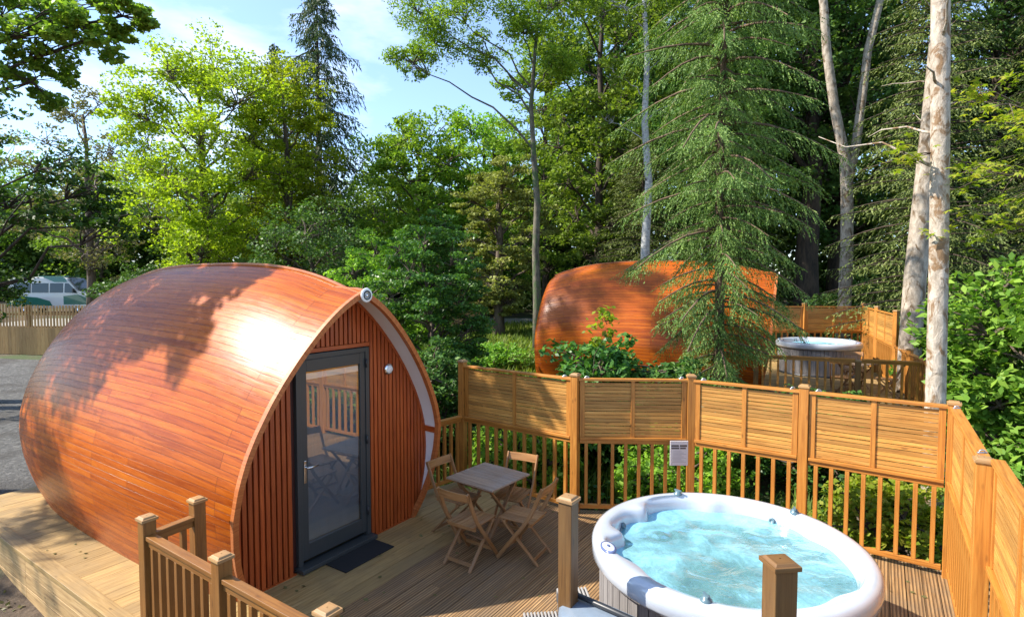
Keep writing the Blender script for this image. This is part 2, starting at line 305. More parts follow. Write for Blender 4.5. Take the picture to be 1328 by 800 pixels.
# ------------------------------------------------------------------ mesh builder
class MB:
    def __init__(s): s.v = []; s.f = []; s.uv = []; s.sm = []
    def face(s, pts, uvs, smooth=False):
        b = len(s.v); s.v += [tuple(p) for p in pts]; s.f.append(tuple(range(b, b + len(pts)))); s.uv += uvs; s.sm.append(smooth)
    def obox(s, c, ax, ay, az, taper=None):
        """box from centre and three half-extent vectors; shared verts, grain along the longest axis"""
        c = Vector(c); ax, ay, az = Vector(ax), Vector(ay), Vector(az)
        b = len(s.v)
        for k in range(8):
            sx, sy, sz = (1 if k & 1 else -1), (1 if k & 2 else -1), (1 if k & 4 else -1)
            s.v.append(tuple(c + ax * sx + ay * sy + az * sz))
        lens = (ax.length, ay.length, az.length); lo = lens.index(max(lens))
        ou, ov = random.uniform(0, 40), random.uniform(0, 40)
        quads = [((0, 2, 6, 4), 0), ((1, 5, 7, 3), 0), ((0, 4, 5, 1), 1), ((2, 3, 7, 6), 1), ((0, 1, 3, 2), 2), ((4, 6, 7, 5), 2)]
        # flip when the frame is left handed
        flip = ax.cross(ay).dot(az) < 0
        for q, n in quads:
            q = q[::-1] if flip else q
            s.f.append(tuple(b + i for i in q)); s.sm.append(False)
            axes = [k for k in range(3) if k != n]
            ua = lo if lo in axes else axes[0]; va = [k for k in axes if k != ua][0]
            for i in q:
                sg = [(1 if i & 1 else -1), (1 if i & 2 else -1), (1 if i & 4 else -1)]
                s.uv.append((ou + sg[ua] * lens[ua], ov + sg[va] * lens[va] + n * 0.31))
    def box(s, x0, x1, y0, y1, z0, z1):
        s.obox(((x0 + x1) / 2, (y0 + y1) / 2, (z0 + z1) / 2), ((x1 - x0) / 2, 0, 0), (0, (y1 - y0) / 2, 0), (0, 0, (z1 - z0) / 2))
    def beam(s, p0, p1, w, h, up=(0, 0, 1)):
        p0, p1 = Vector(p0), Vector(p1); d = p1 - p0; dn = d.normalized(); side = dn.cross(Vector(up)).normalized(); u = side.cross(dn)
        s.obox((p0 + p1) / 2, d / 2, side * w / 2, u * h / 2)
    def sweep(s, path, w, h, side):
        """rectangular bar along a path, constant side direction"""
        path = [Vector(p) for p in path]; side = Vector(side).normalized(); b = len(s.v); n = len(path); ou = random.uniform(0, 30); L_ = 0
        ls = []
        for k, p in enumerate(path):
            t = (path[min(k + 1, n - 1)] - path[max(k - 1, 0)]).normalized(); nn = side.cross(t)
            for a, c in ((-1, -1), (1, -1), (1, 1), (-1, 1)): s.v.append(tuple(p + side * a * w / 2 + nn * c * h / 2))
            if k: L_ += (p - path[k - 1]).length
            ls.append(L_)
        for k in range(n - 1):
            for j in range(4):
                a, c = b + 4 * k + j, b + 4 * k + (j + 1) % 4
                s.f.append((a, c, c + 4, a + 4)); s.sm.append(False)
                o = ou + j * 0.1
                s.uv += [(ls[k], o), (ls[k], o + .04), (ls[k + 1], o + .04), (ls[k + 1], o)]
        s.f.append((b + 3, b + 2, b + 1, b)); s.sm.append(False); s.uv += [(0, ou), (.03, ou), (.03, ou + .03), (0, ou + .03)]
        e = b + 4 * (n - 1); s.f.append((e, e + 1, e + 2, e + 3)); s.sm.append(False); s.uv += [(0, ou), (.03, ou), (.03, ou + .03), (0, ou + .03)]
    def tube(s, path, rad, sides=8, cap=True):
        path = [Vector(p) for p in path]; n = len(path); b = len(s.v)
        if not hasattr(rad, '__len__'): rad = [rad] * n
        ref = Vector((0.37, 0.81, 0.45)).normalized(); L_ = 0
        for k, p in enumerate(path):
            t = (path[min(k + 1, n - 1)] - path[max(k - 1, 0)]).normalized()
            if abs(t.dot(ref)) > 0.95: ref = Vector((1, 0.1, 0))
            a = t.cross(ref).normalized(); c = t.cross(a)
            for j in range(sides):
                an = 2 * math.pi * j / sides; s.v.append(tuple(p + (a * math.cos(an) + c * math.sin(an)) * rad[k]))
        for k in range(n - 1):
            for j in range(sides):
                q = (b + k * sides + j, b + k * sides + (j + 1) % sides, b + (k + 1) * sides + (j + 1) % sides, b + (k + 1) * sides + j)
                s.f.append(q); s.sm.append(True); s.uv += [(k, j), (k, j + 1), (k + 1, j + 1), (k + 1, j)]
        if cap:
            s.f.append(tuple(b + j for j in range(sides))[::-1]); s.sm.append(False); s.uv += [(0, 0)] * sides
            e = b + (n - 1) * sides; s.f.append(tuple(e + j for j in range(sides))); s.sm.append(False); s.uv += [(0, 0)] * sides
    def lathe(s, prof, c=(0, 0, 0), seg=48, mat=None):
        b = len(s.v); c = Vector(c); n = len(prof)
        for r, z in prof:
            for j in range(seg):
                an = 2 * math.pi * j / seg; p = Vector((r * math.cos(an), r * math.sin(an), z))
                if mat: p = mat @ p
                s.v.append(tuple(c + p))
        for k in range(n - 1):
            for j in range(seg):
                s.f.append((b + k * seg + j, b + k * seg + (j + 1) % seg, b + (k + 1) * seg + (j + 1) % seg, b + (k + 1) * seg + j)); s.sm.append(True)
                u0 = j / seg * 2 * math.pi * max(prof[k][0], .01)
                s.uv += [(prof[k][1], u0), (prof[k][1], u0 + .1), (prof[k + 1][1], u0 + .1), (prof[k + 1][1], u0)]
    def prism(s, pts2, x0, x1, fn):
        """polygon pts2 (a,b) extruded between x0 and x1; fn(x,a,b)->3D"""
        n = len(pts2); b = len(s.v)
        for x in (x0, x1):
            for a, c in pts2: s.v.append(tuple(fn(x, a, c)))
        s.f.append(tuple(range(b, b + n))[::-1]); s.sm.append(False); s.uv += [p for p in pts2][::-1]
        s.f.append(tuple(range(b + n, b + 2 * n))); s.sm.append(False); s.uv += list(pts2)
        for j in range(n):
            k = (j + 1) % n; s.f.append((b + j, b + k, b + n + k, b + n + j)); s.sm.append(False)
            s.uv += [(x0, j * .1), (x0, j * .1 + .05), (x1, j * .1 + .05), (x1, j * .1)]
    def build(s, name, m, parent=None, bevel=0, smooth=None):
        me = bpy.data.meshes.new(name); me.from_pydata(s.v, [], s.f)
        ul = me.uv_layers.new(name='UVMap'); ul.data.foreach_set('uv', np.array(s.uv, 'f').ravel())
        me.polygons.foreach_set('use_smooth', [bool(x) if smooth is None else smooth for x in s.sm])
        me.materials.append(m if not isinstance(m, str) else M[m]); me.update()
        o = bpy.data.objects.new(name, me); col.objects.link(o)
        if parent: o.parent = parent
        if bevel:
            bm = o.modifiers.new('bevel', 'BEVEL'); bm.width = bevel; bm.segments = 2; bm.limit_method = 'ANGLE'; bm.angle_limit = R(40)
        return o
def tag(o, label=None, cat=None, group=None, kind=None):
    if label: o['label'] = label
    if cat: o['category'] = cat
    if group: o['group'] = group
    if kind: o['kind'] = kind
    return o
def empty(name, loc=(0, 0, 0), rz=0, label=None, cat=None, group=None):
    o = bpy.data.objects.new(name, None); o.empty_display_size = 0.2; col.objects.link(o)
    o.location = loc; o.rotation_euler = (0, 0, rz); return tag(o, label, cat, group)
def copy_tree(o, parent=None):
    c = o.copy(); col.objects.link(c)
    if parent: c.parent = parent
    for ch in list(o.children): copy_tree(ch, c)
    return c
def fast_mesh(name, verts, nper, m, parent=None, smooth=False):
    """verts (N,nper,3) -> N polygons with nper corners each"""
    V = np.asarray(verts, 'f'); N = V.shape[0]; me = bpy.data.meshes.new(name)
    me.vertices.add(N * nper); me.vertices.foreach_set('co', V.ravel())
    me.loops.add(N * nper); me.loops.foreach_set('vertex_index', np.arange(N * nper, dtype='i'))
    me.polygons.add(N); me.polygons.foreach_set('loop_start', np.arange(0, N * nper, nper, dtype='i'))
    try: me.polygons.foreach_set('loop_total', np.full(N, nper, 'i'))
    except Exception: pass
    me.materials.append(M[m] if isinstance(m, str) else m); me.update(calc_edges=True); me.validate()
    o = bpy.data.objects.new(name, me); col.objects.link(o)
    if parent: o.parent = parent
    return o

# ------------------------------------------------------------------ ground
def sstep(a, b, x):
    t = min(1, max(0, (x - a) / (b - a))); return t * t * (3 - 2 * t)
def gz(x, y):
    near = -0.62 + 0.52 * sstep(4.5, 9.5, y) * sstep(-2.5, -5.5, x) + 0.62 * sstep(7.5, 15, y) * sstep(-6, -3, x)
    if x < -6: near = -0.62 + 0.52 * sstep(4.5, 9.0, y) + 0.1 * sstep(12, 20, y)
    far = 0.03 * max(0, y - 14)
    w = 0.05 * math.sin(x * 0.9 + 1.3) * math.sin(y * 0.7)
    return near + min(far, 2.2) + (w if y > 9 else w * 0.3)
def grid_sheet(name, m, x0, x1, y0, y1, nx, ny, off=0.0, kind='structure', warp=None):
    xs = np.linspace(x0, x1, nx); ys = np.linspace(y0, y1, ny); mb = MB()
    for y in ys:
        for x in xs:
            mb.v.append((x, y, gz(x, y) + off))
    for j in range(ny - 1):
        for i in range(nx - 1):
            a = j * nx + i; mb.f.append((a, a + 1, a + nx + 1, a + nx)); mb.sm.append(True); mb.uv += [(0, 0)] * 4
    o = mb.build(name, m); tag(o, kind=kind); return o
g = grid_sheet('ground', 'soil', -60, 60, -12, 110, 240, 244)
# reach the horizon with one skirt of outer vertices in the same sheet
me = g.data
import bmesh
bm_ = bmesh.new(); bm_.from_mesh(me)
bed = [e for e in bm_.edges if e.is_boundary]
ret = bmesh.ops.extrude_edge_only(bm_, edges=bed)
for v in [q for q in ret['geom'] if isinstance(q, bmesh.types.BMVert)]:
    cx, cy = v.co.x, v.co.y - 40
    v.co.x *= 14; v.co.y = 40 + cy * 14
bm_.to_mesh(me); bm_.free()
grid_sheet('gravel_yard', 'gravel', -19.8, -5.2, 7.2, 20.6, 60, 60, 0.012)
grid_sheet('lane', 'path', -30, 2.4, 31, 36, 80, 12, 0.02)
grid_sheet('path', 'path', -3.4, 0.2, 22, 31, 20, 30, 0.016)

# ------------------------------------------------------------------ pod frame
D0 = Vector((-1.972, 6.156, 0)); U = Vector((0.55, 0.835, 0)); N = Vector((0.835, -0.55, 0))
def UV(u, v, z=0.0): return D0 + U * u + N * v + Vector((0, 0, z))

# ------------------------------------------------------------------ deck
poly = [(-1.95, -5.45), (-1.95, 6.6), (3.3, 6.6), (3.3, 3.0), (2.6, 1.75), (2.72, -0.35), (1.95, -0.45), (1.95, -5.45)]
def inter(v):
    xs = []
    for k in range(len(poly)):
        (u0, v0), (u1, v1) = poly[k], poly[(k + 1) % len(poly)]
        if (v0 - v) * (v1 - v) < 0: xs.append(u0 + (u1 - u0) * (v - v0) / (v1 - v0))
    return (min(xs), max(xs)) if len(xs) >= 2 else None
deck = empty('deck', UV(0, 0, 0)); tag(deck, kind='structure')
def boards(name, m, v0, v1, w, gap, ucut=-9.9, parent=None, split=0):
    mb = MB(); v = v0
    while v + w <= v1 + 1e-6:
        a, c = inter(v + 0.001), inter(v + w - 0.001)
        if a and c:
            ua, ub, uc, ud = max(a[0], ucut), a[1], c[1], max(c[0], ucut)
            cuts = [0, 1]
            if split: cuts = [0, random.choice([.3, .45, .6, .7]), 1]
            dz = random.uniform(-.0012, .0012)
            for q0, q1 in zip(cuts[:-1], cuts[1:]):
                A = ua + (ub - ua) * q0 + (.002 if q0 else 0); B = ua + (ub - ua) * q1; Dq = ud + (uc - ud) * q0 + (.002 if q0 else 0); C_ = ud + (uc - ud) * q1
                tops = [UV(A, v, dz), UV(B, v, dz), UV(C_, v + w, dz), UV(Dq, v + w, dz)]
                b = len(mb.v); mb.v += [tuple(p - deck.location) for p in tops] + [tuple(p - deck.location - Vector((0, 0, .03))) for p in tops]
                ou, ov = random.uniform(0, 50), random.choice(range(40)) * 1.0
                def f(idx, uvs): mb.f.append(tuple(b + i for i in idx)); mb.sm.append(False); mb.uv.extend([(ou + x, ov + y) for x, y in uvs])
                f((3, 2, 1, 0), [(Dq, w), (C_, w), (B, 0), (A, 0)])
                f((0, 1, 5, 4), [(A, 0), (B, 0), (B, -.03), (A, -.03)]); f((2, 3, 7, 6), [(C_, 0), (Dq, 0), (Dq, -.03), (C_, -.03)])
                f((1, 2, 6, 5), [(0, 0), (w, 0), (w, .03), (0, .03)]); f((3, 0, 4, 7), [(0, 0), (w, 0), (w, .03), (0, .03)])
        v += w + gap
    return mb.build(name, m, parent)
boards('smooth_planks', 'deck_smooth', -5.44, 0.905, 0.18827, 0.004, parent=deck, ucut=-1.80)
boards('grooved_boards', 'deck_grooved', 0.905, 6.6, 0.132, 0.006, parent=deck, ucut=-1.95, split=1)
mb = MB()
def ubeam(mb, u0, v0, u1, v1, z, w, h, org=deck.location):
    mb.beam(UV(u0, v0, z) - org, UV(u1, v1, z) - org, w, h)
ubeam(mb, -1.88, -5.45, -1.88, 0.9, -0.008, 0.15, 0.05)
mb.build('edge_board', 'deck_smooth', deck, bevel=.004)
mb = MB()
for k, (za, zb) in enumerate(((-.04, -.2), (-.206, -.37), (-.376, -.54), (-.546, -.70))):
    for a, c in ((-5.4, -2.9), (-2.895, -0.2), (-0.195, 2.6), (2.605, 6.6)):
        mb.beam(UV(-1.915, a, (za + zb) / 2) - deck.location, UV(-1.915, c, (za + zb) / 2) - deck.location, 0.035, abs(zb - za))
    mb.beam(UV(-1.9, -5.43, (za + zb) / 2) - deck.location, UV(1.95, -5.43, (za + zb) / 2) - deck.location, 0.035, abs(zb - za))
mb.build('side_boarding', wood('side_boarding_timber', (0.22, 0.13, 0.055), (0.38, 0.24, 0.10), (0.48, 0.33, 0.16), 0.65, vary=0.3), deck, bevel=.003)
mb = MB()
for (a, b_) in (((3.3, 6.6), (3.3, 3.0)), ((3.3, 3.0), (2.6, 1.75)), ((2.6, 1.75), (2.72, -0.35)), ((2.72, -.35), (1.95, -.45)), ((1.95, -.45), (1.95, -5.4))):
    mb.beam(UV(*a, -.16) - deck.location, UV(*b_, -.16) - deck.location, .04, .25)
for (u, v) in ((3.2, 3.1), (3.2, 5), (2.5, 1.8), (2.6, 0)):
    mb.beam(UV(u, v, -.9) - deck.location, UV(u, v, -.05) - deck.location, .1, .1, up=(1, 0, 0))
mb.build('rim_joist', 'fence', deck)

# ------------------------------------------------------------------ pods
HALF = [(0.0, 1.13), (0.1, 1.19), (0.2, 1.245), (0.4, 1.31), (0.6, 1.355), (0.9, 1.385), (1.2, 1.36), (1.45, 1.285), (1.65, 1.195), (1.9, 1.055), (2.1, 0.92), (2.3, 0.765), (2.5, 0.585), (2.65, 0.43), (2.78, 0.27), (2.87, 0.12), (2.93, 0.0)]
HALF = [(-0.24, 0.96), (-0.12, 1.05)] + HALF
_hz = np.array([p[0] for p in HALF]); _hw = np.array([p[1] for p in HALF])
ZC = 1.2
def kk(y):  # y = depth behind the front wall
    x = abs(y - 2.5) / 2.75
    return 1 + 0.2 * (1 - min(1.35, x) ** 3)
def kw(y): return 1 + (kk(y) - 1) * 0.66
def ring(y, off=0.0, n=72, zmin=0.0):
    """points around the section at depth y from left base over the apex to right base; off = inset"""
    k = kk(y); z = ZC + (_hz - ZC) * k
    t_ = min(1, max(0, (y - 1.5) / 3.9)) * .22
    full = 1.385 * np.clip(1 - (np.abs(_hz - 1.25) / 1.68) ** 2.6, 0, 1) ** (1 / 2.6)
    w = (_hw * (1 - t_) + full * t_) * kw(y); w[-1] = 0
    zz = np.linspace(-0.1 if zmin == 0 else zmin, 1, 400)
    pts = np.stack([-w, z], 1)
    # arc-length resample for z>=0
    fine_z = []; 
    zs = np.linspace(0, z[-1], 500); ws = np.interp(zs, z, w)
    # smooth the piecewise profile a little
    ker = np.ones(21) / 21; pad = np.pad(ws, 10, mode='edge'); wsm = np.convolve(pad, ker, 'valid'); wsm[-10:] = ws[-10:] ; wsm = np.where(zs > z[-1] - .12, ws, wsm)
    d = np.sqrt(np.diff(zs) ** 2 + np.diff(wsm) ** 2); s = np.concatenate([[0], np.cumsum(d)])
    t = np.linspace(0, s[-1], n // 2 + 1); zr = np.interp(t, s, zs); wr = np.interp(t, s, wsm)
    if off:
        dz = np.gradient(zr); dw = np.gradient(wr); l = np.sqrt(dz ** 2 + dw ** 2)
        wr2 = wr - off * dz / l; zr2 = zr + off * dw / l
        wr2[-1] = 0; zr2[0] = 0
        # keep monotone near the apex
        wr2 = np.maximum(wr2, 0); zr, wr = zr2, wr2
    left = [(-wr[i], zr[i]) for i in range(len(zr))]; right = [(wr[i], zr[i]) for i in range(len(zr) - 2, -1, -1)]
    return left + right, s[-1]
LZ = [0, .5, 1.2, 2.1, 2.6, 2.95]; LV = [.04, .17, .30, .36, .40, .43]
def lip(z): return float(np.interp(z, LZ, LV))
def loft(mb, rows, ys, closed=False, uvscale=None, smooth=True):
    n = len(rows[0]); b = len(mb.v)
    for r_ in rows:
        for p in r_: mb.v.append(p)
    # perimeter coordinate
    per = [0]
    for k in range(1, n): per.append(per[-1] + math.dist(rows[len(rows) // 2][k], rows[len(rows) // 2][k - 1]))
    for j in range(len(rows) - 1):
        for k in range(n - 1):
            a = b + j * n + k
            mb.f.append((a, a + 1, a + n + 1, a + n)); mb.sm.append(smooth)
            mb.uv += [(ys[j], per[k]), (ys[j], per[k + 1]), (ys[j + 1], per[k + 1]), (ys[j + 1], per[k])]
def make_pod(label, group):
    root = empty('glamping_pod', (0, 0, 0), 0, label, 'pod', group)
    n = 96
    ys = [0.0] + list(np.linspace(0.12, 5.2, 40)) + [5.3, 5.38, 5.42]
    rows, yy = [], []
    for f in (1.0, .66, .33):
        r0, _ = ring(-.2 * f, n=n); rows.append([(x, -lip(z) * f, z) for x, z in r0]); yy.append(-.4 * f)
    for y in ys:
        sh = 0 if y < 5.25 else {5.3: .02, 5.38: .06, 5.42: .12}.get(round(y, 2), 0)
        r0, _ = ring(y, off=sh, n=n); rows.append([(x, y, z) for x, z in r0]); yy.append(y)
    mb = MB(); loft(mb, rows, yy)
    shell = mb.build('roof_shell', 'cladding', root)
    # inner skin, 5 cm in, front part only
    T = .03
    irows, iy = [], []
    for f in (1.0, .5):
        r0, _ = ring(-.2 * f, off=T, n=n); irows.append([(x, -lip(z) * f, z) for x, z in r0]); iy.append(-.4 * f)
    r0, _ = ring(0.0, off=T, n=n); irows.append([(x, 0.03, z) for x, z in r0]); iy.append(0)
    mb = MB(); loft(mb, [r[::-1] for r in irows], iy); so = mb.build('soffit', 'soffit', root)
    # timber edge strip round the mouth
    mb = MB(); a = rows[0]; c = irows[0]
    def out(p, e): return (p[0] * (1 + e), p[1] - .012, ZC + (p[2] - ZC) * (1 + e) if p[2] > .05 else p[2])
    ra = [out(p, .004) for p in a]; rb = [(q[0] * .985, q[1] - .012, ZC + (q[2] - ZC) * .985 if q[2] > .05 else q[2]) for q in c]
    back_a = [(p[0] * 1.004, p[1] + .05, ZC + (p[2] - ZC) * 1.004 if p[2] > .05 else p[2]) for p in a]
    back_b = [(q[0], q[1] + .06, q[2]) for q in rb]
    loft(mb, [back_b, rb, ra, back_a], [0, .06, .11, .16], smooth=False)
    mb.build('mouth_trim', 'pod_edge', root)
    # ridge cap following the spine
    mb = MB(); path = []
    for y in [-.42, -.3, -.15, 0] + list(np.linspace(.2, 5.3, 26)):
        z = ZC + (2.93 - ZC) * kk(y if y > -.2 else y * .5); path.append((0, y, z + .004))
    mb.sweep(path, .05, .03, (1, 0, 0)); mb.build('ridge_cap', 'pod_edge', root, bevel=.006)
    # trim tubes inside the mouth: red-brown strap across each soffit
    def inner_at(z0, y):
        r0, _ = ring(y * .5 if y < 0 else y, off=T, n=200); return min(((abs(p[1] - z0), p) for p in r0 if p[0] > 0))[1]
    for s in (-1, 1):
        mb = MB(); pts = [inner_at(1.12, 0), inner_at(1.12, -.15), inner_at(1.12, -.3)]
        mb.sweep([(s * (pts[0][0] - .012), -.0, 1.12), (s * (pts[1][0] - .012), -.15, 1.12), (s * (pts[2][0] - .012), -.29, 1.12)], .02, .075, (1, 0, 0))
        mb.build('soffit_strap', 'pod_slat', root)
    mb = MB(); q0, _ = ring(0.0, off=T + .001, n=n); q1, _ = ring(0.0, off=T + .04, n=n)
    loft(mb, [[(x, .01, z) for x, z in q0], [(x, -.032, z) for x, z in q0], [(x, -.032, z) for x, z in q1], [(x, .01, z) for x, z in q1]], [0, .04, .08, .12], smooth=False)
    mb.build('arch_trim', 'pod_slat', root)
    # front and rear walls
    def wall(y, off, name, m):
        r0, _ = ring(y, off=off, n=n); mbw = MB(); b = len(mbw.v)
        half = len(r0) // 2
        for k in range(half):
            p, q = r0[k], r0[k + 1]; p2, q2 = r0[-1 - k], r0[-2 - k]
            pts = [(p[0], y, p[1]), (p2[0], y, p2[1]), (q2[0], y, q2[1]), (q[0], y, q[1])]
            if y > 1: pts = pts[::-1]
            mbw.face(pts, [(a_[2], a_[0]) for a_ in pts])
        return mbw.build(name, m, root)
    wall(5.42, .12, 'rear_wall', 'cladding')
    r0, _ = ring(0.0, off=T - .004, n=n); rx = [p[0] for p in r0 if p[0] >= 0][::-1]; rz = [p[1] for p in r0 if p[0] >= 0][::-1]
    rx2 = np.array([p[0] for p in r0 if p[0] >= 0]); rz2 = np.array([p[1] for p in r0 if p[0] >= 0])
    def zspan(x):
        """z range of the opening at |x|"""
        x = abs(x); ins = np.where(rx2 >= x)[0]
        if len(ins) < 2: return None
        return rz2[ins].min(), rz2[ins].max()
    dx0, dx1, dz1 = -.58, .43, 2.295
    mbw = MB(); xs = np.linspace(-1.36, 1.36, 69)
    for xa, xb in zip(xs[:-1], xs[1:]):
        xm = (xa + xb) / 2
        if dx0 < xm < dx1: zlo = dz1
        else: zlo = None
        za, zb = zspan(xa), zspan(xb)
        if not za or not zb: continue
        lo_a, lo_b = (zlo, zlo) if zlo is not None else (za[0], zb[0])
        mbw.face([(xa, .02, lo_a), (xb, .02, lo_b), (xb, .02, zb[1]), (xa, .02, za[1])], [(0, 0)] * 4)
    mbw.build('front_wall', 'pod_dark', root)
    mb = MB(); x = -1.36
    while x < 1.36:
        w = .044; za, zb = zspan(x), zspan(x + w)
        if za and zb:
            lo, hi_a, hi_b = max(za[0], zb[0], .012), za[1], zb[1]
            if x + w > dx0 - .0 and x < dx1: lo = dz1 + .05
            if (x < dx0 < x + w) or (x < dx1 < x + w):
                x += .062; continue
            if min(hi_a, hi_b) > lo + .02:
                ov = random.uniform(0, 30)
                v8 = [(x, -.022, lo), (x + w, -.022, lo), (x + w, -.022, hi_b), (x, -.022, hi_a), (x, .015, lo), (x + w, .015, lo), (x + w, .015, hi_b), (x, .015, hi_a)]
                b = len(mb.v); mb.v += v8
                for q in ((0, 1, 2, 3), (5, 4, 7, 6), (1, 5, 6, 2), (4, 0, 3, 7), (3, 2, 6, 7), (4, 5, 1, 0)):
                    mb.f.append(tuple(b + i for i in q)); mb.sm.append(False)
                    mb.uv += [(v8[i][2] + ov, v8[i][0] + ov + v8[i][1]) for i in q]
        x += .062
    mb.build('vertical_battens', 'pod_slat', root, bevel=.003)
    # door surround trim
    mb = MB()
    mb.box(dx0 - .0, dx1, -.024, .02, dz1 + .002, dz1 + .045); mb.build('door_head_trim', 'pod_slat', root)
    # door
    door = MB()
    fx0, fx1, fz0, fz1 = -.57, .42, .06, 2.285
    for (a, b_, c_, d_) in ((fx0, fx0 + .055, fz0, fz1), (fx1 - .055, fx1, fz0, fz1), (fx0 + .055, fx1 - .055, fz1 - .055, fz1)):
        door.box(a, b_, -.03, .05, c_, d_)
    df = door.build('door_frame', 'door_grey', root, bevel=.004)
    mb = MB()
    lx0, lx1, lz0, lz1 = fx0 + .058, fx1 - .058, .1, fz1 - .058; gx0, gx1, gz0, gz1 = -.435, .29, .27, 2.10
    mb.box(lx0, gx0, -.018, .045, lz0, lz1); mb.box(gx1, lx1, -.018, .045, lz0, lz1)
    mb.box(gx0, gx1, -.018, .045, lz0, gz0); mb.box(gx0, gx1, -.018, .045, gz1, lz1)
    dr = mb.build('door', 'door_grey', root, bevel=.005)
    mb = MB(); mb.face([(gx0, -.0, gz0), (gx1, -.0, gz0), (gx1, -.0, gz1), (gx0, -.0, gz1)], [(0, 0)] * 4); mb.build('glass_pane', 'glass', dr)
    mb = MB(); mb.box(gx0 + .01, gx1 - .01, .005, .028, gz1 - .085, gz1 - .02); mb.build('blind_rail', 'white', dr)
    mb = MB(); nseg = 24
    for k in range(nseg):
        xa = gx0 + (gx1 - gx0) * k / nseg; xb = gx0 + (gx1 - gx0) * (k + 1) / nseg
        ya = .032 + .004 * math.sin(k * 1.3); yb = .032 + .004 * math.sin((k + 1) * 1.3)
        mb.face([(xa, ya, gz0), (xb, yb, gz0), (xb, yb, gz1 - .05), (xa, ya, gz1 - .05)], [(0, 0)] * 4, True)
    mb.build('blind', 'blind', dr)
    mb = MB(); hx = -.475; mb.box(hx - .014, hx + .014, -.03, -.019, .93, 1.17); hd = mb.build('handle_plate', 'chrome', dr, bevel=.004)
    mb = MB(); mb.tube([(hx, -.03, 1.10), (hx, -.07, 1.10), (hx + .03, -.078, 1.10), (hx + .13, -.075, 1.10)], .010, 8); mb.build('lever', 'chrome', hd)
    for hz in (2.1, 1.2, .35):
        mb = MB(); mb.tube([(fx1 - .05, -.036, hz - .05), (fx1 - .05, -.036, hz + .05)], .013, 8); mb.build('hinge', 'black', dr)
    mb = MB(); mb.box(fx0 - .02, fx1 + .02, -.12, .04, .012, .058); mb.build('door_sill', 'door_grey', root, bevel=.006)
    # interior dark room behind (floor and back) so that nothing shines through the glass edges
    # round lamp on the wall
    mt = Matrix.Rotation(R(90), 3, 'X')
    lx, lz = .72, 1.985
    lmp = MB(); lmp.lathe([(0.001, .0), (.062, 0), (.07, .012), (.066, .028), (.05, .034)], (lx, -.024, lz), 32, mt); lm = lmp.build('wall_lamp', 'chrome', root)
    lmp = MB(); lmp.lathe([(.05, .03), (.035, .05), (.001, .055)], (lx, -.024, lz), 24, mt); lmp.build('lamp_lens', 'white', lm)
    # round medallion under the ridge
    az = ZC + (2.93 - ZC) * kk(-.2) - .045
    md = MB(); md.lathe([(.001, 0), (.072, 0), (.078, .01), (.07, .022), (.05, .02)], (0, -lip(2.9) - .028, az), 36, mt); mo = md.build('medallion', 'white', root)
    md = MB(); md.lathe([(.052, .0), (.046, .008), (.038, .003)], (0, -lip(2.9) - .05, az), 30, mt); md.build('medallion_ring', 'black', mo)
    md = MB(); md.lathe([(.018, .0), (.014, .008), (.001, .009)], (0, -lip(2.9) - .05, az - .004), 20, mt); md.build('medallion_centre', 'chrome', mo)
    # bottom plinth strip in front
    mb = MB(); mb.box(-1.2, -.6, -.03, .01, .0, .012); mb.box(.44, 1.2, -.03, .01, .0, .012); mb.build('wall_foot', 'pod_slat', root)
    return root
podA = make_pod('large glossy orange-brown timber pod in the foreground with a glazed grey door', 'barrel shaped timber pods')
podA.location = D0 + U * 0.07; podA.rotation_euler = (0, 0, math.atan2(U.y, U.x))
podB = copy_tree(podA); podB['label'] = 'farther orange timber pod seen side on, half hidden by a fir tree'
U2 = Vector((0.42, 0.907, 0)).normalized()
podB.location = (6.03, 13.75, 0.30); podB.rotation_euler = (0, 0, math.atan2(U2.y, U2.x))

mat_ = MB(); c0 = UV(.12, .215, 0); mat_.obox((0, 0, .008), U * .35, N * .215, (0, 0, .006))
mo = mat_.build('doormat', 'rubber_mat', bevel=.003); mo.location = c0
tag(mo, 'black rectangular rubber mat lying on the planks before the pod door', 'doormat')

# ------------------------------------------------------------------ fences
def add_post(parent, x, y, z0, z1, rz, w, mat, capm, capw=None, name='post'):
    c, s = math.cos(rz), math.sin(rz); ax = Vector((c, s, 0)); ay = Vector((-s, c, 0)); o = parent.location if parent else Vector((0, 0, 0))
    mb = MB(); ctr = Vector((x, y, (z0 + z1) / 2)) - o
    mb.obox(ctr, ax * w / 2, ay * w / 2, (0, 0, (z1 - z0) / 2)); p = mb.build(name, mat, parent, bevel=.005)
    mb = MB(); cw = (capw or w * 1.2) / 2
    top = Vector((x, y, z1)) - o
    mb.obox(top + Vector((0, 0, .011)), ax * cw, ay * cw, (0, 0, .011))
    b = len(mb.v); cw2 = cw * .86
    for zz, q in ((.022, cw), (.022, cw2), (.036, cw2 * .8), (.038, .004)):
        for sx, sy in ((-1, -1), (1, -1), (1, 1), (-1, 1)): mb.v.append(tuple(top + ax * sx * q + ay * sy * q + Vector((0, 0, zz + .0005))))
    for j in range(3):
        for k in range(4):
            mb.f.append((b + 4 * j + k, b + 4 * j + (k + 1) % 4, b + 4 * j + 4 + (k + 1) % 4, b + 4 * j + 4 + k)); mb.sm.append(False); mb.uv += [(0, 0), (.1, 0), (.1, .03), (0, .03)]
    mb.build('post_cap', capm, p, bevel=.003)
    return p
BAL = {}
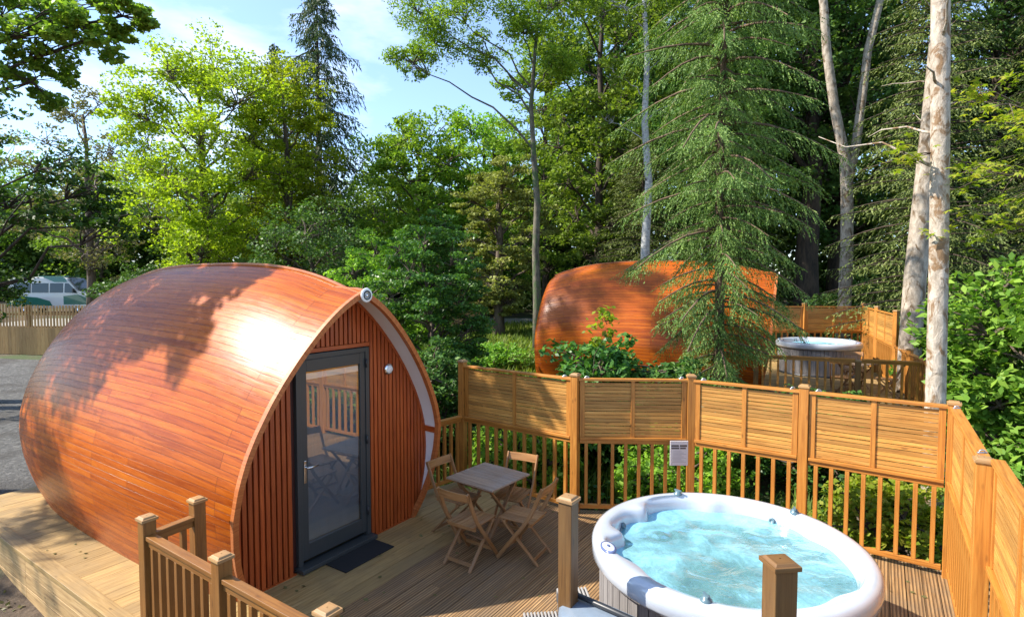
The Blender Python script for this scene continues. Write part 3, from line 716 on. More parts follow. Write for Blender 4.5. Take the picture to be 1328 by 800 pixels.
def baluster(parent, p, rz, z0, z1, w, mat):
    key = (round(z1 - z0, 3), w, mat)
    if key not in BAL:
        mb = MB(); mb.obox((0, 0, (z1 - z0) / 2), (w / 2, 0, 0), (0, w / 2, 0), (0, 0, (z1 - z0) / 2)); o = mb.build('baluster', mat, parent, bevel=.003); BAL[key] = o
    else: o = BAL[key].copy(); col.objects.link(o); o.parent = parent
    o.location = Vector((p[0], p[1], z0)) - parent.location; o.rotation_euler = (0, 0, rz + random.uniform(-.03, .03))
def bay(parent, a, b, z=0.0, screen=True, inset=.05, nb=9, mat='fence', slatm='fence_slat', railw=.09, h=1.0, gap0=.06, shift=(0, 0)):
    """one bay of fence between two post centres: rails, balusters, optional slatted screen above"""
    a = Vector((a[0] + shift[0], a[1] + shift[1], z)); b = Vector((b[0] + shift[0], b[1] + shift[1], z)); d = (b - a); Ln = d.length; dn = d / Ln; rz = math.atan2(dn.y, dn.x); n = Vector((-dn.y, dn.x, 0)); o = parent.location
    A = a + dn * inset; B = b - dn * inset; E3 = Vector((0, 0, 1))
    def bm(nm, za, w, hh, off=0.0, m=mat):
        mb = MB(); mb.beam(A + E3 * za + n * off - o, B + E3 * za + n * off - o, w, hh); return mb.build(nm, m, parent, bevel=.004)
    bm('handrail', h + .0, railw, .035); bm('upper_rail', h - .045, .045, .05); bm('lower_rail', .09, .045, .055)
    for k in range(nb):
        t = (k + .5) / nb; p = A.lerp(B, t); baluster(parent, p, rz, z + .118, z + h - .071, .042, mat)
    if screen:
        z0, z1 = h + .0185, 1.755
        fr = MB(); w2 = .062
        for p in (A + dn * (w2 / 2), B - dn * (w2 / 2), (A + B) / 2):
            ww = w2 if (p - (A + B) / 2).length > .01 else .05
            fr = MB(); fr.obox(p + E3 * ((z0 + z1) / 2) - o, dn * ww / 2, n * .024, E3 * (z1 - z0) / 2); fr.build('screen_stile', mat, parent, bevel=.003)
        for (s0, s1) in ((A + dn * (w2 + .001), (A + B) / 2 - dn * .026), ((A + B) / 2 + dn * .026, B - dn * (w2 + .001))):
            sl = MB(); k = 0; zz = z0 + .025
            while zz < z1 - .02:
                sl.obox((s0 + s1) / 2 + E3 * (zz + random.uniform(-.002, .002)) - o, (s1 - s0) / 2, n * .009, E3 * random.uniform(.0195, .0215)); zz += .0475
            sl.build('slat_panel', slatm, parent)
        mb = MB(); mb.beam(A - dn * .02 + E3 * (z1 + .0165) - o, B + dn * .02 + E3 * (z1 + .0165) - o, .085, .032); mb.build('top_rail', mat, parent, bevel=.004)
P0, P1, P2, P3, P4, P5 = (-.75, 8.45), (.83, 7.29), (2.32, 7.2), (3.40, 6.46), (4.50, 5.65), (3.40, 3.98)
PR = (-1.33, 7.80)
fence = empty('privacy_fence', (-.75, 8.45, 0), 0, 'tall orange timber fence with slatted screens running behind and right of the hot tub', 'fence')
bay(fence, PR, P0, 0, False, .05, 6)
for (a, b, n_) in ((P0, P1, 11), (P1, P2, 8), (P2, P3, 7), (P3, P4, 8), (P4, P5, 13)): bay(fence, a, b, 0, True, .06, n_)
P6 = (P5[0] + .05 - .55 * 1.9, P5[1] - .05 - .835 * 1.9); P5b = (P5[0] + .06, P5[1] - .04)
bay(fence, P5b, P6, 0, True, .03, 12)
mid = lambda p, q: math.atan2(q[1] - p[1], q[0] - p[0])
for p, rz, zt in ((P0, mid(P0, P1), 1.83), (P1, mid(P1, P2) - .5, 1.815), (P2, mid(P2, P3) + .45, 1.815), (P3, mid(P3, P4), 1.82), (P4, mid(P3, P4), 1.80), (P5, mid(P4, P5), 1.752), (P6, mid(P4, P5), 1.83)):
    add_post(fence, p[0], p[1], -.6, zt, rz, .1, 'fence', 'cap')
for (x, y) in ((.70, 7.38), (.98, 7.28), (2.2, 7.21), (2.45, 7.11), (3.3, 6.53), (3.52, 6.38), (3.46, 4.07), (4.42, 5.52)):
    mb = MB(); mb.tube([(x - .022, y, 1.79), (x - .018, y, 1.808), (x, y, 1.815), (x + .018, y, 1.808), (x + .022, y, 1.79)], .006, 6); mb.tube([(x - .035, y, 1.793), (x + .035, y, 1.793)], .007, 6)
    o = mb.build('metal_clip', 'galv', fence); o.location = -fence.location

rail = empty('deck_railing', UV(-1.95, .1, 0), 0, 'low brown timber railing with square posts at the front left edge of the deck', 'railing')
L0, L1, L2, L3 = UV(-1.955, .09), UV(-1.975, 1.23), UV(-1.99, 2.38), UV(-2.0, 3.53)
LB = UV(-1.53, .045)
rzr = math.atan2(N.y, N.x)
for p in (L0, L1, L2, L3, LB): add_post(rail, p.x, p.y, -.45, 1.115, rzr, .1, 'rail_brown', 'cap', .125)
for a, b, n_ in ((L0, L1, 8), (L1, L2, 8), (L2, L3, 8), (L0, LB, 2)): bay(rail, a, b, 0, False, .052, n_, 'rail_brown', h=.985, railw=.075)

for (x, y, zt, rz, w, lab) in ((.40, 3.90, 1.50, .95, .106, 'weathered brown timber post standing left of the hot tub'), (1.385, 2.83, 1.585, .12, .122, 'short dark timber post in front of the hot tub water')):
    p = empty('timber_post', (x, y, 0), 0, lab, 'post', 'lone timber posts by the hot tub'); add_post(p, x, y, 0, zt, rz, w, 'post_dark', 'cap' if x < 1 else 'post_dark', w * 1.22, 'shaft')

# notice hung on the fence
nt_ = empty('notice', (2.135, 7.07, .70), 0, 'small white notice with a dark heading hanging on the fence balusters', 'notice')
mb = MB(); mb.box(-.115, .115, -.006, .006, 0, .32); mb.build('board', 'paper', nt_, bevel=.004)
for (x0, x1, z0, z1, m) in ((-.10, -.005, .245, .268, 'ink'), (.008, .10, .245, .268, 'ink'), (-.10, .0, .215, .236, 'ink'), (.012, .085, .215, .236, 'ink')):
    mb = MB(); mb.box(x0, x1, -.0085, -.0065, z0, z1); mb.build('heading_line', m, nt_)
mb = MB()
for k in range(9):
    mb.box(-.09, .09 - .03 * (k % 3), -.0085, -.0065, .045 + k * .017, .050 + k * .017)
mb.build('text_lines', 'ink_pale', nt_)

# ------------------------------------------------------------------ hot tub
TC = Vector((1.775, 4.55, 0)); TR = 1.10
def tub_inner(th):  # plan radius
    """inner rim radius with moulded seats"""
    d = lambda a, w: math.exp(-((math.atan2(math.sin(th - a), math.cos(th - a))) / w) ** 2)
    r = .925 - .012 * math.cos(5 * th + .4)
    r -= .115 * d(R(168), .10) + .10 * d(R(128), .11)      # two moulded arms either side of the small corner seat
    r -= .05 * d(R(205), .16) + .04 * d(R(20), .14) + .04 * d(R(-60), .16) + .04 * d(R(78), .12)
    return r
def make_tub(loc, label, group, scale=1.0):
    t = empty('hot_tub', loc, 0, label, 'hot tub', group); t.scale = (1.02, 1.02, 1)
    # cabinet of upright grey boards
    mb = MB(); nb_ = 64
    for k in range(nb_):
        a = 2 * math.pi * (k + .5) / nb_; r = 1.0; rd = Vector((math.cos(a), math.sin(a), 0)); tg = Vector((-rd.y, rd.x, 0))
        mb.obox(rd * r + Vector((0, 0, .42)), tg * (math.pi * r / nb_ - .003), rd * .014, (0, 0, .385))
    mb.build('cabinet', 'tub_panel', t)
    mb = MB(); mb.lathe([(.975, .02), (.975, .82)], (0, 0, 0), 64); mb.lathe([(1.02, .0), (1.02, .05), (.98, .055)], (0, 0, 0), 64); mb.build('base', 'black', t)
    # acrylic shell: outer roll, lip, seats, footwell
    seg = 144; mb = MB(); b = 0
    outer = [(1.02, .745), (1.06, .745), (1.078, .775), (1.08, .86), (1.062, .895), (1.035, .910), (1.0, .915), (.965, .910)]
    steps = [('i', .035, .905), ('i', .01, .885), ('i', -.008, .85), ('i', -.02, .79), ('i', -.035, .66), ('i', -.10, .50), ('i', -.20, .44), ('s', .56, .42), ('s', .50, .38), ('s', .46, .20), ('s', .40, .14), ('s', .15, .12), ('s', .001, .12)]
    nrow = len(outer) + len(steps)
    for r, z in outer:
        for j in range(seg):
            th = 2 * math.pi * j / seg; mb.v.append((r * math.cos(th), r * math.sin(th), z))
    for kind, dr, z in steps:
        for j in range(seg):
            th = 2 * math.pi * j / seg; ri = tub_inner(th)
            if kind == 'i': r = ri + dr + (0 if z > .86 else 0)
            else: r = dr * (1 + .05 * math.cos(3 * th))
            mb.v.append((r * math.cos(th), r * math.sin(th), z + (.03 * math.cos(4 * th) if .3 < z < .6 else 0)))
    for k in range(nrow - 1):
        for j in range(seg):
            mb.f.append((k * seg + j, k * seg + (j + 1) % seg, (k + 1) * seg + (j + 1) % seg, (k + 1) * seg + j)); mb.sm.append(True); mb.uv += [(0, 0)] * 4
    sh = mb.build('shell', 'acrylic', t)
    # water with real ripples
    rng = np.random.RandomState(3); ph = rng.rand(26, 3); mb = MB(); nr = 46; ns = 144; wz = .785
    def wave(x, y):
        s = 0
        for q in range(26):
            a = ph[q, 0] * 6.283; f = 7 + 30 * ph[q, 1]; s += math.sin((x * math.cos(a) + y * math.sin(a)) * f + ph[q, 2] * 6.283) * (.022 / f)
        for (cx, cy, am) in ((-.45, .35, .02), (.5, .45, .018), (.1, -.6, .016), (.65, -.2, .012), (-.6, -.3, .012)):
            d2 = (x - cx) ** 2 + (y - cy) ** 2; s += am * math.exp(-d2 / .035) * (1 + .6 * math.sin(40 * math.sqrt(d2)))
        return s
    for k in range(nr + 1):
        for j in range(ns):
            th = 2 * math.pi * j / ns; r = (tub_inner(th) - .012) * k / nr; x, y = r * math.cos(th), r * math.sin(th); mb.v.append((x, y, wz + wave(x, y) * (1 - .6 * (k / nr) ** 6)))
    for k in range(nr):
        for j in range(ns):
            mb.f.append((k * ns + j, k * ns + (j + 1) % ns, (k + 1) * ns + (j + 1) % ns, (k + 1) * ns + j)); mb.sm.append(True); mb.uv += [(0, 0)] * 4
    mb.build('water', 'water', t)
    # jets: dark rosettes on the seat backs
    for a, z, r_ in [(R(x), zz, rr) for x, zz, rr in ((148, .76, .034), (143, .70, .03), (152, .69, .03), (146, .81, .022), (48, .70, .034), (38, .72, .03), (43, .80, .022), (100, .74, .03), (108, .72, .03), (-22, .70, .034), (-30, .72, .03), (-100, .74, .03), (-112, .72, .03), (195, .72, .028))]:
        rr0 = tub_inner(a) - .03; c = Vector((rr0 * math.cos(a), rr0 * math.sin(a), z)); dn = Vector((-math.cos(a), -math.sin(a), .35)).normalized()
        mt = dn.to_track_quat('Z', 'Y').to_matrix()
        mb = MB(); mb.lathe([(r_ * 1.25, -.01), (r_ * 1.25, .008), (r_ * .8, .014), (r_ * .6, .004), (.001, .004)], c, 20, mt); mb.build('jet', 'jet', sh)
    # diverter knobs on the rim
    for a in (R(96), R(-118), R(33)):
        c = Vector((.985 * math.cos(a), .985 * math.sin(a), .91)); mb = MB()
        mb.lathe([(.040, 0), (.040, .012), (.028, .018), (.024, .036), (.001, .038)], c, 20)
        mb.obox(c + Vector((0, 0, .042)), (.036 * math.cos(a + .6), .036 * math.sin(a + .6), 0), (-.008 * math.sin(a + .6), .008 * math.cos(a + .6), 0), (0, 0, .006)); mb.build('diverter_knob', 'jet', t)
    # oval control panel on the rim
    a = R(188); c = Vector((.99 * math.cos(a), .99 * math.sin(a), .914)); mb = MB()
    mt = Matrix.Rotation(a, 3, 'Z') @ Matrix(((.68, 0, 0), (0, 1.18, 0), (0, 0, 1)))
    mb.lathe([(.085, -.004), (.085, .008), (.066, .012)], c, 32, mt); cp = mb.build('control_panel', 'acrylic_dim', t)
    mb = MB(); mb.lathe([(.066, .011), (.06, .015), (.001, .016)], c, 32, mt); mb.build('control_face', 'control', cp)
    mb = MB(); mb.lathe([(.02, .0162), (.02, .018), (.001, .0182)], c, 16, mt); mb.build('control_button', 'acrylic_dim', cp)
    return t
tubA = make_tub(TC, 'round white hot tub with blue bubbling water on the near deck', 'round hot tubs')

# ribbed tub steps and the folded cover beside the tub
st = empty('tub_steps', (.42, 4.62, 0), math.atan2(U.y, U.x) * 0 + R(5), 'grey ribbed two-tread step unit beside the near timber post', 'steps')
for (x0, x1, z1, nm) in ((-.32, -.03, .20, 'lower_tread'), (-.03, .24, .40, 'upper_tread')):
    mb = MB(); mb.box(x0 + .01, x1, -.55, .10, 0, z1 - .02); bo = mb.build(nm, 'ribbed_dark', st, bevel=.01)
    mb = MB(); x = x0
    while x < x1 - .012:
        mb.tube([(x + .014, -.56, z1 - .03), (x + .014, -.56, z1 - .01), (x + .014, -.55, z1), (x + .014, .10, z1), (x + .014, .115, z1 - .012), (x + .014, .115, z1 - .12)], .0105, 8); x += .03
    mb.build('tread_ribs', 'ribbed', bo)
cv = empty('hot_tub_cover', (.95, 3.58, .07), math.atan2(-.66, .75), 'folded grey vinyl hot tub cover resting against the near side of the tub', 'cover')
for (z0, z1, dy) in ((.50, .585, 0), (.60, .69, .015)):
    mb = MB(); pts = []
    for k in range(25):
        a = math.pi * k / 24; pts.append((-.72 * math.cos(a), .02 + dy - .55 * math.sin(a)))
    n_ = len(pts); prof = [(.96, z0), (1.0, z0 + .02), (1.0, z1 - .025), (.96, z1), (.5, z1 + .012), (.01, z1 + .016)]
    b = 0
    for sc_, z in [(.01, z0)] + prof:
        for p in pts: mb.v.append((p[0] * sc_, dy + (p[1] - dy) * sc_, z))
    for k in range(len(prof)):
        for j in range(n_ - 1): mb.f.append((k * n_ + j, k * n_ + j + 1, (k + 1) * n_ + j + 1, (k + 1) * n_ + j)); mb.sm.append(True); mb.uv += [(0, 0)] * 4
        mb.f.append((k * n_ + n_ - 1, k * n_, (k + 1) * n_, (k + 1) * n_ + n_ - 1)); mb.sm.append(False); mb.uv += [(0, 0)] * 4
    mb.build('cover_half', 'vinyl', cv)
mb = MB(); mb.tube([(-.78, .06, .02), (-.78, .06, .60), (-.74, .02, .71), (-.60, -.05, .725), (.5, -.05, .73)], .02, 8); mb.tube([(.74, .05, .02), (.74, .05, .6), (.66, 0, .72), (.5, -.05, .73)], .02, 8); mb.build('lifter_arm', 'black', cv)
mb = MB(); mb.box(-.72, .72, .02, .07, .0, .03); mb.box(-.72, -.68, -.3, .05, .44, .49); mb.box(.68, .72, -.3, .05, .44, .49); mb.build('cover_shelf', 'black', cv)

# ------------------------------------------------------------------ table and chairs
def make_table(loc, rz, label, group):
    t = empty('folding_table', loc, rz, label, 'table', group)
    mb = MB(); n = 9; W_ = .71
    for k in range(n):
        y = -W_ / 2 + W_ * (k + .5) / n; mb.box(-.36, .36, y - W_ / n / 2 + .002, y + W_ / n / 2 - .002, .70, .72)
    mb.build('table_top', 'table', t, bevel=.002)
    mb = MB()
    for x in (-.27, .27): mb.box(x - .015, x + .015, -.31, .31, .668, .699)
    mb.build('apron', 'chair', t)
    for s, x in ((1, -.25), (1, .25), (-1, -.215), (-1, .215)):
        mb = MB(); mb.beam((x, -s * .27, .67), (x, s * .30, .0), .02, .045, up=(1, 0, 0)); mb.build('leg', 'chair', t, bevel=.003)
    mb = MB()
    for y, z, x in ((.25, .06, .25), (-.25, .06, .215), (-.2, .62, .25)): mb.tube([(-x, y, z), (x, y, z)], .011, 8)
    mb.build('stretcher', 'chair', t)
    return t
def make_chair(label, group):
    """folding slatted chair; faces local +y, seat at 0.45"""
    t = empty('folding_chair', (0, 0, 0), 0, label, 'chair', group)
    for s in (-1, 1):
        x = s * .20; mb = MB()
        pth = [(x, -.33, .86), (x, -.285, .76), (x, -.235, .64), (x, -.175, .52), (x, -.09, .40), (x, .02, .26), (x, .13, .12), (x, .215, .0)]
        mb.sweep(pth, .02, .042, (1, 0, 0)); mb.build('side_frame', 'chair', t, bevel=.004)
        x = s * .172; mb = MB(); mb.beam((x, .17, .435), (x, -.27, .0), .02, .036, up=(1, 0, 0)); mb.build('leg', 'chair', t, bevel=.004)
    mb = MB(); n = 6
    for k in range(n):
        x = -.185 + .37 * (k + .5) / n
        mb.sweep([(x, -.21, .452), (x, -.1, .446), (x, .08, .448), (x, .19, .452), (x, .215, .442)], .37 / n - .005, .015, (1, 0, 0))
    mb.build('seat', 'chair', t, bevel=.002)
    mb = MB(); mb.box(-.185, .185, .12, .145, .405, .438); mb.box(-.185, .185, -.185, -.16, .41, .438); mb.build('seat_batten', 'chair', t)
    mb = MB()
    n_ = 9
    for (z0, z1, y0) in ((.765, .855, -.302),):
        path = [((-.21 + .42 * k / (n_ - 1)), y0 - .022 * (1 - ((k - 4) / 4) ** 2), (z0 + z1) / 2) for k in range(n_)]
        b = len(mb.v)
        for p in path:
            for dy, dz in ((-.009, -.045), (.009, -.045), (.009 - .018, .045), (-.009 - .018, .045)): mb.v.append((p[0], p[1] + dy, p[2] + dz))
        for k in range(n_ - 1):
            for j in range(4):
                a, c = b + 4 * k + j, b + 4 * k + (j + 1) % 4; mb.f.append((a, c, c + 4, a + 4)); mb.sm.append(False); mb.uv += [(k * .05, j * .1), (k * .05, j * .1 + .08), (k * .05 + .05, j * .1 + .08), (k * .05 + .05, j * .1)]
        mb.f.append((b + 3, b + 2, b + 1, b)); e = b + 4 * (n_ - 1); mb.f.append((e, e + 1, e + 2, e + 3)); mb.sm += [False] * 2; mb.uv += [(0, 0)] * 8
    mb.build('backrest', 'chair', t)
    for nm, y, z, x in (('front_stretcher', .15, .10, .20), ('rear_stretcher', -.215, .055, .172)):
        mb = MB(); mb.box(-x, x, y - .008, y + .008, z - .018, z + .018); mb.build(nm, 'chair', t)
    return t
make_table((-.285, 6.645, 0), math.atan2(-.62, .785), 'square grey weathered folding table between four chairs on the near deck', 'slatted wooden tables')
ch0 = make_chair('wooden folding chair nearest the camera, its back to the viewer', 'wooden folding chairs')
def put(o, back, face, lab=None):
    f = Vector(face).normalized(); o.rotation_euler = (0, 0, math.atan2(f.y, f.x) - math.pi / 2)
    o.location = (back[0] + f.x * .31, back[1] + f.y * .31, 0.0)
    if lab: o['label'] = lab
    return o
put(ch0, (-.615, 5.79), (.55, .835))
put(copy_tree(ch0), (.395, 6.00), (-.86, .45), 'wooden folding chair right of the table, nearest the weathered post')
put(copy_tree(ch0), (-.90, 6.88), (.80, -.60), 'wooden folding chair closest to the pod, left of the table')
put(copy_tree(ch0), (.135, 7.06), (-.42, -.9), 'wooden folding chair behind the table by the slatted fence')
#NEXT
# ------------------------------------------------------------------ farther deck
dk = empty('far_deck', (8.6, 14.5, .46)); tag(dk, kind='structure')
mb = MB(); A2, B2, C2, D2 = Vector((5.3, 12.1, .46)), Vector((8.14, 10.9, .46)), Vector((11.3, 18.0, .46)), Vector((6.0, 19.2, .46))
nb_ = 34
for k in range(nb_):
    t0, t1 = k / nb_ + .001, (k + 1) / nb_ - .001
    a, b, c, d = A2.lerp(D2, t0), B2.lerp(C2, t0), B2.lerp(C2, t1), A2.lerp(D2, t1)
    off = random.uniform(0, 30)
    mb.face([p - dk.location for p in (a, b, c, d)], [(0, off), (3, off), (3, off + .13), (0, off + .13)])
mb.build('boards', 'deck_smooth', dk)
mb = MB()
for p, q in ((A2, B2), (B2, C2), (C2, D2)): mb.beam(p - dk.location - Vector((0, 0, .15)), q - dk.location - Vector((0, 0, .15)), .04, .28)
for p in (A2, B2, C2, D2): mb.beam(p - dk.location - Vector((0, 0, .9)), p - dk.location - Vector((0, 0, .01)), .12, .12, up=(1, 0, 0))
mb.build('rim_joist', 'fence', dk)
ff = empty('privacy_fence', (11.3, 18.0, .46), 0, 'distant orange timber fence with high screens around the far pod deck', 'fence')
c1 = (11.3, 18.0); cL = (6.2, 18.3); q1 = (9.45, 18.1); q0 = (7.7, 18.2)
s1, s2, s3, s4 = (10.35, 15.87), (9.35, 13.62), (8.75, 12.27), (8.14, 10.9)
bay(ff, q0, q1, .46, True, .06, 9); bay(ff, q1, c1, .46, True, .06, 9); bay(ff, c1, s1, .46, True, .06, 11)
bay(ff, s1, s2, .46, True, .06, 11); bay(ff, s2, s3, .46, False, .06, 8, railw=.1); bay(ff, s3, s4, .46, False, .06, 8, railw=.1)
for p, zt in ((q0, 1.86), (q1, 1.86), (c1, 1.86), (s1, 1.86), (s2, 1.86), (s3, 1.08), (s4, 1.05)): add_post(ff, p[0], p[1], -.3, .46 + zt, .4, .1, 'fence', 'cap')
fr_ = empty('deck_railing', (8.14, 10.9, .46), 0, 'distant low timber railing in front of the far hot tub and chairs', 'railing')
m1 = (7.05, 11.35); m0 = (5.3, 12.1)
bay(fr_, m0, m1, .46, False, .06, 12, 'fence'); bay(fr_, m1, (8.10, 10.92), .46, False, .06, 8, 'fence')
add_post(fr_, m1[0], m1[1], -.3, 1.42, -.4, .1, 'rail_brown', 'cap'); add_post(fr_, m0[0], m0[1], -.3, 1.42, -.4, .1, 'rail_brown', 'cap')
tubB = copy_tree(tubA); tubB.location = (8.72, 15.9, .46); tubB['label'] = 'distant round hot tub with white rim and grey sides on the far deck'; tubB.rotation_euler = (0, 0, 2.2)
t2 = copy_tree(bpy.data.objects['folding_table']); t2.location = (7.95, 12.9, .46); t2.rotation_euler = (0, 0, .5); t2['label'] = 'small wooden table among the chairs on the far deck'
for (x, y, a, lab) in ((7.45, 12.6, -.6, 'folding chair left of the table on the far deck, nearest the far hot tub'), (8.25, 12.25, .9, 'folding chair at the near right of the table on the far deck'),
                       (8.3, 13.5, 2.7, 'folding chair against the side fence of the far deck')):
    c = copy_tree(ch0); c.location = (x, y, .46); c.rotation_euler = (0, 0, a); c['label'] = lab; c['group'] = 'wooden folding chairs'

# ------------------------------------------------------------------ picket fence by the yard, boards beyond the clearing
pf = empty('picket_fence', (-16, 21, 0), 0, 'pale timber picket fence at the far side of the gravel yard', 'fence')
x = -24.0; mb = MB(); pts = []
def pfy(x): return 21.6 + (x + 20) * -.03
for k in range(118):
    x = -24 + k * .125; y = pfy(x); z = gz(x, y) - pf.location.z; h = 1.93 + random.uniform(-.015, .015)
    mb.obox(Vector((x, y, z + h / 2)) - Vector((pf.location.x, pf.location.y, 0)), (.036, 0, 0), (0, .009, 0), (0, 0, h / 2))
pk = mb.build('pickets', 'picket', pf)
mb = MB()
for x0 in np.arange(-24, -9.5, .145):
    y = pfy(x0) - .045; z = gz(x0, y)
    mb.obox(Vector((x0, y, z + .55)) - Vector((pf.location.x, pf.location.y, 0)), (.069, 0, 0), (0, .009, 0), (0, 0, .53))
mb.build('lower_boards', 'picket', pf)
for zz in (1.12, 1.62):
    mb = MB(); a = Vector((-24, pfy(-24) + .035, gz(-24, 21) + zz)); b = Vector((-9.4, pfy(-9.4) + .035, gz(-9.4, 21) + zz)); o_ = Vector((pf.location.x, pf.location.y, 0)); mb.beam(a - o_, b - o_, .04, .08); mb.build('rail', 'picket', pf)
for x in np.arange(-23.5, -9, 2.4):
    mb = MB(); y = pfy(x) + .11; z = gz(x, y); mb.obox(Vector((x, y, z + .9)) - Vector((pf.location.x, pf.location.y, 0)), (.05, 0, 0), (0, .05, 0), (0, 0, 1.0)); mb.build('post', 'picket', pf)
bf = empty('board_fence', (-1.6, 27, gz(-1.6, 27)), 0, 'short run of plain wooden fence boards beyond the clearing, left of the dark tree trunk', 'fence')
for k, x in enumerate((-1.3, 0.0)):
    mb = MB(); mb.box(x - .05, x + .05, -.05, .05, 0, 1.75); mb.build('post', 'picket', bf)
mb = MB()
for k in range(9): mb.box(-1.28 + k * .142, -1.28 + k * .142 + .135, -.07, -.052, .05, 1.65 + random.uniform(-.02, .02))
mb.build('boards', 'picket', bf)
for zz in (.4, 1.3):
    mb = MB(); mb.box(-1.28, 0, -.05, -.01, zz, zz + .08); mb.build('rail', 'picket', bf)

# ------------------------------------------------------------------ vehicles
def wheel(parent, x, y, r, s=1):
    mt = Matrix.Rotation(R(90), 3, 'X'); mb = MB(); mb.lathe([(r * .62, -.1), (r * .95, -.11), (r, -.06), (r, .06), (r * .95, .11), (r * .62, .1)], (x, y, r), 28, mt); w = mb.build('wheel', 'tyre', parent)
    mb = MB(); mb.lathe([(.001, .02), (r * .2, .05), (r * .5, .03), (r * .62, .085), (r * .64, .0)], (x, y, r), 24, Matrix.Rotation(R(90 * s), 3, 'X')); mb.lathe([(.001, .02), (r * .2, .05), (r * .5, .03), (r * .62, .085)], (x, y, r), 24, Matrix.Rotation(R(-90), 3, 'X')); mb.build('rim', 'chrome', w)
def vehicle_body(mb, prof, half_w, tumble, zbelt):
    """side profile (x,z) lofted across the width; upper part leans in"""
    cols = [-1, -.97, -.85, 0, .85, .97, 1]; rows = []
    for c in cols:
        row = []
        for x, z in prof:
            lean = tumble * max(0, z - zbelt); w = half_w - lean; crown = 1 - .03 * abs(c) ** 4
            row.append((x * (1 - .012 * abs(c) ** 6), c * w, z * (crown if z > .5 else 1)))
        rows.append(row)
    n = len(prof); b = len(mb.v)
    for r_ in rows: mb.v += r_
    for j in range(len(cols) - 1):
        for k in range(n):
            a, c = b + j * n + k, b + j * n + (k + 1) % n; mb.f.append((a, c, c + n, a + n)); mb.sm.append(False); mb.uv += [(0, 0)] * 4
    mb.f.append(tuple(range(b, b + n))[::-1]); mb.sm.append(False); mb.uv += [(0, 0)] * n
    e = b + (len(cols) - 1) * n; mb.f.append(tuple(range(e, e + n))); mb.sm.append(False); mb.uv += [(0, 0)] * n
def side_panel(name, m, parent, pts, half_w, tumble, zbelt, out=.012, both=True):
    for s in ((-1, 1) if both else (-1,)):
        mb = MB(); v = []
        for x, z in pts: v.append((x, s * (half_w - tumble * max(0, z - zbelt) * 1.0 + out), z))
        w = [(x, y - s * .02, z) for x, y, z in v]; n = len(v); b = 0; mb.v += v + w
        f1 = tuple(range(n)) if s < 0 else tuple(range(n))[::-1]
        mb.f.append(f1); mb.sm.append(False); mb.uv += [(0, 0)] * n
        for k in range(n):
            q = (k, k + n, (k + 1) % n + n, (k + 1) % n); mb.f.append(q if s < 0 else q[::-1]); mb.sm.append(False); mb.uv += [(0, 0)] * 4
        mb.build(name, m, parent)
van = empty('minibus', (-33.2, 41.0, gz(-33.2, 41)), R(4), 'white and green minibus parked beyond the picket fence', 'minibus')
vp = [(-2.75, .35), (-2.8, .7), (-2.78, 1.5), (-2.7, 2.35), (-2.55, 2.52), (-1, 2.6), (.9, 2.58), (1.25, 2.5), (2.02, 1.62), (2.75, 1.28), (2.9, 1.0), (2.92, .5), (2.8, .33)]
mb = MB(); vehicle_body(mb, vp, .99, .10, 1.2); mb.build('body', 'white_paint', van, bevel=.05)
for pts in ([(-2.35, 1.45), (-1.2, 1.45), (-1.2, 2.12), (-2.3, 2.12)], [(-1.1, 1.45), (-.0, 1.45), (-.0, 2.12), (-1.1, 2.12)], [(.12, 1.45), (1.0, 1.45), (1.0, 2.12), (.12, 2.12)], [(1.12, 1.45), (2.0, 1.4), (1.75, 1.72), (1.35, 2.12), (1.12, 2.12)]):
    side_panel('side_window', 'dark_glass', van, pts, .99, .10, 1.2)
for pts in ([(-2.72, .5), (.3, .5), (.1, .85), (-.7, 1.1), (-1.7, 1.2), (-2.72, 1.25)], [(.4, 2.2), (1.28, 2.2), (1.1, 2.5), (.9, 2.56), (-.4, 2.56)], [(1.05, .6), (2.8, .6), (2.8, 1.0), (2.0, 1.32), (1.05, 1.2)]):
    side_panel('green_stripe', 'green_paint', van, pts, .99, .10, 1.2, .006)
mb = MB(); mb.box(-.9, 1.2, -.6, .6, 2.55, 2.625); mb.build('roof_panel', 'green_paint', van, bevel=.02)
mb = MB(); v4 = [(1.30, -.78, 2.46), (1.30, .78, 2.46), (2.06, .88, 1.64), (2.06, -.88, 1.64)]; mb.face([(x + .03, y, z + .02) for x, y, z in v4][::-1], [(0, 0)] * 4); mb.build('windscreen', 'dark_glass', van)
for s in (-1, 1):
    mb = MB(); mb.box(-2.83, -2.77, s * .88 - .07, s * .88 + .07, .95, 1.35); mb.build('tail_light', 'red_lens', van)
    mb = MB(); mb.box(2.80, 2.92, s * .75 - .14, s * .75 + .14, .85, 1.05); mb.build('headlight', 'glass', van)
    mb = MB(); mb.box(1.75, 1.85, s * 1.08 - .07, s * 1.08 + .07, 1.45, 1.75); mb.build('wing_mirror', 'black', van, bevel=.02)
mb = MB(); mb.box(2.82, 2.97, -.95, .95, .38, .62); mb.box(-2.9, -2.76, -.95, .95, .38, .62); mb.build('bumper', 'black', van, bevel=.03)
mb = MB(); mb.box(-2.83, -2.75, -.7, .7, 1.5, 2.15); mb.build('rear_window', 'dark_glass', van)
for x in (-1.75, 1.95):
    for y in (-.88, .88): wheel(van, x, y, .34)
